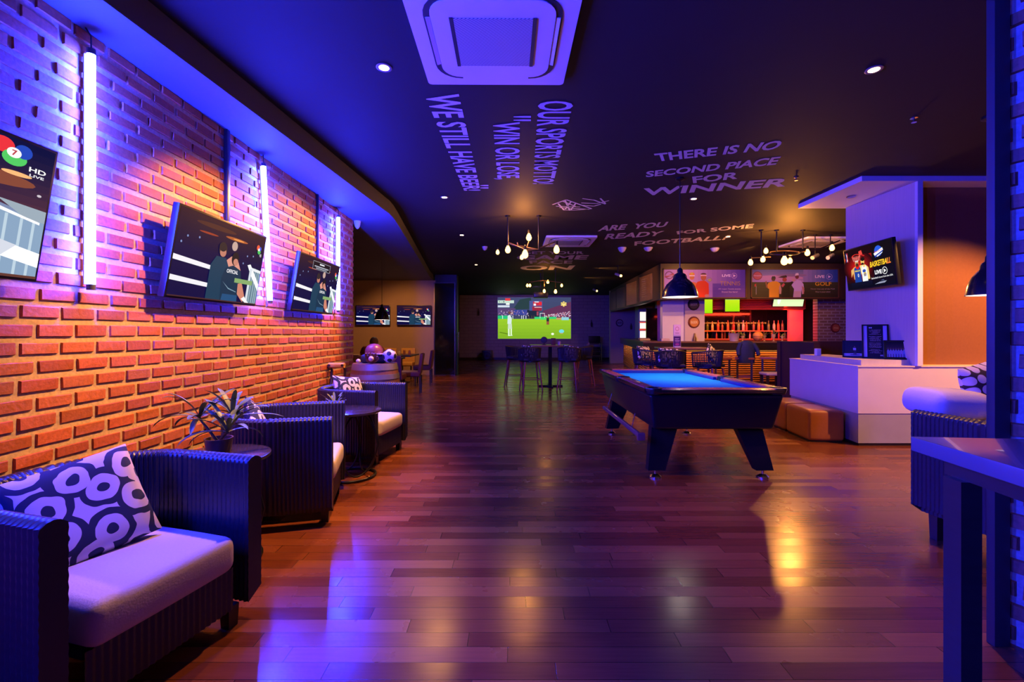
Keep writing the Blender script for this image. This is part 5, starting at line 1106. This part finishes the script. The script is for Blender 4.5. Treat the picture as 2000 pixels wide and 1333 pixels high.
def pic_golf(w, h):
    p = Pic(w, h, (60, 52, 36)); p.vgrad(0, .55, 1, 1, (190, 150, 200), (104, 112, 160), 6)
    for k in range(8): p.rect(.6 + .05 * k, .55, .6 + .05 * (k + 1) + .001, 1, tuple(int(a + (b - a) * k / 7) for a, b in zip((150, 130, 190), (50, 80, 170))))
    p.ell(.30, .70, .30, .10, (206, 150, 190)); p.ell(.46, .80, .18, .05, (150, 120, 160)); p.vgrad(0, 0, 1, .55, (44, 34, 24), (66, 66, 40), 5)
    p.ell(.065, .78, .052, .15, (205, 90, 100)); p.ring(.065, .78, .055, .155, .14, (140, 50, 70)); p.text('Champions', .02, .75, .112, .81, (250, 220, 230), .01, .15)
    p.rect(.048, .10, .052, .42, (200, 190, 190)); p.poly([(.03, .46), (.05, .50), (.05, .40), (.03, .38)], (200, 50, 50))
    p.poly([(.20, 0), (.20, .30), (.17, .36), (.19, .52), (.24, .58), (.29, .58), (.33, .50), (.33, .34), (.315, .28), (.315, 0)], (236, 166, 40)); p.poly([(.33, .48), (.345, .30), (.34, .12), (.32, .12), (.315, .34)], (214, 160, 140)); p.poly([(.17, .60), (.185, .34), (.165, .36), (.155, .56)], (150, 90, 60)); p.ell(.25, .66, .024, .075, (80, 46, 40)); p.poly([(.225, .68), (.28, .68), (.27, .76), (.235, .76)], (40, 36, 50))
    p.poly([(.35, 0), (.36, .44), (.38, .52), (.42, .52), (.47, .58), (.49, .52), (.44, .40), (.44, 0)], (28, 18, 20)); p.poly([(.34, .42), (.37, .52), (.385, .46), (.36, .36)], (210, 90, 90)); p.ell(.38, .64, .026, .08, (176, 70, 60)); p.poly([(.30, .72), (.36, .70), (.41, .72), (.40, .80), (.36, .78)], (60, 30, 40)); p.ell(.485, .62, .02, .05, (214, 160, 150))
    p.poly([(.48, 0), (.49, .30), (.46, .44), (.49, .56), (.53, .64), (.57, .60), (.60, .48), (.61, .22), (.585, .10), (.575, .30), (.57, 0)], (206, 176, 220)); p.poly([(.485, 0), (.49, .22), (.57, .22), (.565, 0)], (206, 170, 180)); p.ell(.525, .74, .022, .075, (120, 60, 60)); p.poly([(.50, .78), (.545, .80), (.54, .88), (.51, .87)], (240, 220, 226)); p.poly([(.58, .42), (.61, .34), (.605, .12), (.59, .12)], (196, 130, 120))
    p.text('LIVE', .735, .70, .845, .80, (236, 206, 240), .03); p.ring(.90, .745, .036, .105, .10, (206, 180, 226)); p.poly([(.888, .695), (.888, .795), (.920, .745)], (240, 214, 240))
    p.text('GOLF', .735, .42, .925, .56, (222, 170, 40), .012); p.text('Never miss any of the PGA', .685, .27, .965, .325, (190, 170, 170), .0); p.text('Now is your shot!', .74, .165, .91, .22, (190, 170, 170), .0); return p
for nm, x0, x1, pic, lb in (('tennis', 4.065, 6.30, pic_tennis, 'LIVE TENNIS banner with an orange-shirted player above the bar'), ('golf', 6.42, 8.78, pic_golf, 'LIVE GOLF banner with three golfers above the bar')):
    t = thing('sports_banner', lb, 'banner', ((x0 + x1) / 2, 12.19, 2.665), 0, 'sports banners over the bar'); w_, h_ = x1 - x0, .80
    MB().box((0, .003, 0), (w_, .008, h_)).build('backing', dark_wood, t); pic(w_ - .06, h_ - .06).build('print', print_m, t, (0, -.002, 0))
    MB().box((0, -.008, h_ / 2 - .012), (w_, .03, .024)).box((0, -.008, -h_ / 2 + .012), (w_, .03, .024)).box((-w_ / 2 + .012, -.008, 0), (.024, .03, h_)).box((w_ / 2 - .012, -.008, 0), (.024, .03, h_)).build('frame', mat('banner_frame_wood', (.12, .045, .02), .4, var=.2), t)

# bar televisions, cap signs, cooler
def pic_pitch(w, h):
    p = Pic(w, h, (176, 220, 20)); p.vgrad(0, 0, 1, .72, (150, 222, 10), (196, 224, 30), 6); p.vgrad(0, .72, 1, 1, (150, 200, 150), (170, 200, 215), 4); R = random.Random(5)
    for k in range(14): p.ell(R.uniform(.05, .95), R.uniform(.74, .95), .02, .02, (120, 150, 190), 6)
    return p
def pic_bright(w, h):
    p = Pic(w, h, (214, 244, 176)); p.vgrad(0, 0, 1, 1, (226, 248, 190), (196, 236, 160), 4); p.ell(.18, .4, .06, .3, (236, 240, 236)); return p
BG = 'televisions over the bar back shelf'
tv('bar_television', 'narrow-looking green bar television at the left, beside the cap signs', BG, (5.665, 13.25, 2.20), .0, .0, .43, .60, pic_pitch, mount=.16)
tv('bar_television', 'green bar television in the middle, slightly turned', BG, (6.43, 13.22, 2.20), -.10, .0, .43, .50, pic_pitch, mount=.19)
tv('bar_television', 'wide pale-green bar television at the right over the bar', BG, (8.06, 13.18, 2.37), .0, .30, .90, .56, pic_bright, mount=.26)
def cap_sign(px, py, Y, r, label, ring_c, face_c, txt, txt_c, wall_y):
    p = at(px, py, wall_y); t = thing('bottle_cap_sign', label, 'sign', (p.x, wall_y - .012, p.z), 0, 'bottle-cap wall signs'); n = 42; V = [(0, -.02, 0)]
    for k in range(n): a_ = 2 * PI * k / n; q = r * (1 if k % 2 else .95); V.append((q * math.cos(a_), 0.010, q * math.sin(a_)))
    for k in range(n): a_ = 2 * PI * k / n; V.append((r * .86 * math.cos(a_), -.02, r * .86 * math.sin(a_)))
    MB().add(V, [(0, n + 1 + (k + 1) % n, n + 1 + k) for k in range(n)] + [(1 + k, n + 1 + k, n + 1 + (k + 1) % n, 1 + (k + 1) % n) for k in range(n)][::1]).build('cap', mat('cap_' + label[:6].strip().replace(' ', '_'), ring_c, .4, .3), t)
    q = Pic(r * 1.5, r * 1.5, face_c) if False else None
    fc = MB(); fc.lathe([(0, 0), (r * .72, 0), (r * .72, .003), (0, .003)], 30, T(0, -.0235, 0) @ RX(PI / 2)); fc.build('face', mat('face_' + label[:6].strip().replace(' ', '_'), face_c, .4), t)
    V, Fc = glyph(txt, .02); MB().add([((u - .5) * r * 1.1, -.0275, (v - .5) * r * .42) for u, v in V], Fc).build('lettering', mat('let_' + label[:6].strip().replace(' ', '_'), txt_c, .5), t)
cap_sign(1210, 631, 20, .17, 'grey and white bottle-cap sign on the far rose wall left of the bar', (.10, .05, .08), (.50, .44, .46), 'BEER', (.08, .04, .06), 20.0)
cap_sign(1354.5, 595, 13.7, .175, 'dark bottle-cap sign, upper of the two behind the pool lamp', (.03, .02, .02), (.08, .06, .05), 'BEER', (.32, .26, .22), 13.0)
cap_sign(1355, 630, 13.7, .175, 'red and orange bottle-cap sign, lower of the two', (.16, .03, .02), (.55, .22, .05), 'BEER', (.75, .60, .35), 13.0)
cap_sign(1631, 641, 12.9, .14, 'red ball-like cap sign on the brick wall right of the bar', (.20, .03, .02), (.50, .12, .04), 'S', (.70, .45, .15), 12.9)
for px, py, wy, lb in ((1232, 638, 19.99, 'bottle-shaped opener on the far rose wall'), (1355, 661, 12.99, 'bottle-shaped opener under the lower cap sign')):
    p = at(px, py, wy); o = MB().lathe([(0, -.14), (.045, -.13), (.05, .0), (.02, .07), (.016, .14), (0, .14)], 14).build('wall_bottle_opener', mat('opener_bronze', (.16, .09, .05), .4, .5)); o.location = (p.x, wy - .052, p.z); tag(o, lb, 'bottle opener', 'wall bottle openers')
t = thing('drinks_cooler', 'tall lit drinks cooler with a red band left of the bar column', 'cooler', (5.40, 18.5, 0))
MB().box((0, .02, 1.2), (.56, .55, 2.4), bev=.01).build('cabinet', white_paint, t); MB().box((0, -.26, 1.10), (.46, .01, .62)).box((0, -.26, 1.62), (.46, .01, .22)).box((0, -.26, 2.0), (.46, .01, .35)).build('lit_door', emit('cooler_light', (1.0, .82, .72), 1.3), t)
MB().box((0, -.262, 1.47), (.5, .012, .07)).box((0, -.262, 1.76), (.5, .012, .04)).build('red_band', emit('cooler_red', (.8, .08, .06), .9), t)

# back shelf and bottles
t = thing('back_bar_shelf', 'long back-bar shelf glowing red behind the counter', 'shelf', (7.35, 14.55, 0))
MB().box((0, .1, .56), (3.3, .6, 1.12)).build('base_cabinet', mat('back_bar_cabinet', (.10, .03, .02), .4, var=.2), t)
for z, d in ((1.14, .6), (1.40, .34)): MB().box((0, .12 if d < .5 else .1, z), (3.3, d, .035)).build('shelf_board', mat('shelf_board_wood', (.42, .17, .08), .4, var=.2), t)
for x in (-1.6, -.5, .5, 1.6): MB().box((x, .15, 1.27), (.04, .26, .23)).build('divider', mat('back_bar_cabinet', (.1, .03, .02)), t)
bp = [(0, 0), (.036, 0), (.038, .01), (.038, .165), (.030, .20), (.014, .235), (.013, .29), (.016, .292), (.016, .305), (0, .305)]
cols = [(.45, .20, .05), (.30, .04, .03), (.10, .22, .06), (.55, .45, .30), (.40, .10, .04), (.20, .10, .05)]
def make_bottle(loc, i, label, group, sc=1.0):
    o = MB().lathe([(r * sc, z * sc) for r, z in bp], 12).build('bottle', mat('bottle_glass_%d' % (i % 6), cols[i % 6], .12, var=.1, spec=.7)); o.location = loc; tag(o, label, 'bottle', group); return o
bot0 = None; R = random.Random(21); xs = [5.95 + .165 * k for k in range(19)]
for k, x in enumerate(xs):
    lo = make_bottle((x + R.uniform(-.03, .03), 14.58 + R.uniform(-.05, .08), 1.4185), k, 'spirit bottle standing on the upper glowing back-bar shelf', 'bottles on the upper back-bar shelf', R.uniform(.85, 1.1))
for k in range(14):
    make_bottle((6.02 + .22 * k + R.uniform(-.04, .04), 14.40 + R.uniform(-.03, .03), 1.1585), k + 2, 'short bottle standing on the lower board of the back-bar shelf', 'bottles on the lower back-bar shelf', R.uniform(.66, .74))
bk = lambda px, Y=11.8: sx_(px, Y)
o = MB().sphere((0, 0, 0), .125, 28, 18)
o = o.build('basketball', mat('basketball_orange', (.78, .30, .06), .6, var=.1, scale=60)); o.location = (bk(1480), 11.8, 1.254); tag(o, 'orange basketball on the bar counter', 'ball')
for M_ in (Matrix.Identity(4), RX(PI / 2), RY(PI / 2)):
    MB().tube([M_ @ Vector((.1252 * math.cos(a_), .1252 * math.sin(a_), 0)) for a_ in [2 * PI * i / 40 for i in range(40)]], .0025, 5, closed=True).build('seam', black_plastic, o)
def celery(px, label, h=.30, tall=.16, seed=1):
    t = thing('garnish_glass', label, 'glass', (bk(px), 11.85, 1.126), 0, 'glasses with green garnish on the counter'); R = random.Random(seed)
    MB().lathe([(0, 0), (.035, 0), (.035, .006), (.010, .02), (.012, .06), (.05, .12), (.048, tall), (.044, tall), (.042, .125), (0, .07)], 16).build('glass', mat('amber_glass', (.55, .35, .18), .1, var=.1, spec=.7), t)
    lf = MB()
    for k in range(8): leaf(lf, (0, 0, tall - .04), 2 * PI * k / 8 + R.random(), R.uniform(.7, 1.45), h * R.uniform(.45, .9), .035, R.uniform(.2, 1.4), 6)
    lf.build('leaves', mat('garnish_leaf', (.22, .26, .05), .5, var=.4), t); return t
celery(1452, 'glass with leafy garnish left of the basketball, behind the jacket', .22, .14, 2); celery(1495, 'glass with leafy garnish just right of the basketball', .24, .15, 3); celery(1513, 'tallest leafy garnish glass on the counter', .30, .18, 4); celery(1530, 'small leafy garnish glass at the right end of the counter', .2, .13, 5)
t = thing('ice_bucket', 'pale metal ice bucket on the counter left of the basketball', 'bucket', (bk(1432), 11.75, 1.126))
MB().lathe([(0, 0), (.10, 0), (.135, .20), (.14, .205), (.125, .205), (.09, .02), (0, .02)], 24).build('bucket', mat('pale_metal', (.62, .52, .60), .35, .5), t); MB().tube([(.135 * math.cos(a_), 0, .18 + .10 * math.sin(a_)) for a_ in [PI * i / 12 for i in range(13)]], .006, 6).build('handle', chrome, t)
lf = MB(); R = random.Random(7)
for k in range(9): leaf(lf, (R.uniform(-.06, .06), R.uniform(-.05, .05), .15), R.uniform(0, 6.28), R.uniform(.7, 1.4), R.uniform(.14, .24), .04, R.uniform(.3, 1.5), 6)
lf.build('leaves', MATS['garnish_leaf'], t)
for i, (x, y, w_, h_, c_, lb) in enumerate(((3.80, 13.0, .30, .05, (.55, .42, .12), 'ochre folded napkins at the left corner of the counter'), (4.02, 13.9, .34, .06, (.20, .12, .08), 'dark serving tray on the left arm of the counter'), (4.12, 12.6, .22, .07, (.60, .45, .35), 'pale plate stack on the counter before the white column'))):
    o = MB().box((0, 0, h_ / 2), (w_, w_ * .7, h_), bev=.012).build(['napkin_stack', 'serving_tray', 'plate_stack'][i], mat('counter_item_%d' % i, c_, .6)); o.location = (x if i != 2 else 4.0, y if i != 2 else 11.85, 1.126); tag(o, lb, ['napkins', 'tray', 'plates'][i])
# red strip under the bar header, glow inside the bar
area((7.3, 13.60, 2.02), (7.3, 14.4, 1.2), 40, 2.6, .04, (1, .035, .012)); area((8.1, 13.45, 1.9), (8.72, 13.8, 1.8), 26, .06, 1.2, (1, .05, .015)); area((7.4, 14.30, 1.68), (7.4, 14.6, 1.2), 14, 2.8, .03, (1, .22, .04))
area((7.15, 13.02, 2.0), (7.15, 13.5, 2.3), 9, 2.9, .02, (1, .05, .02))
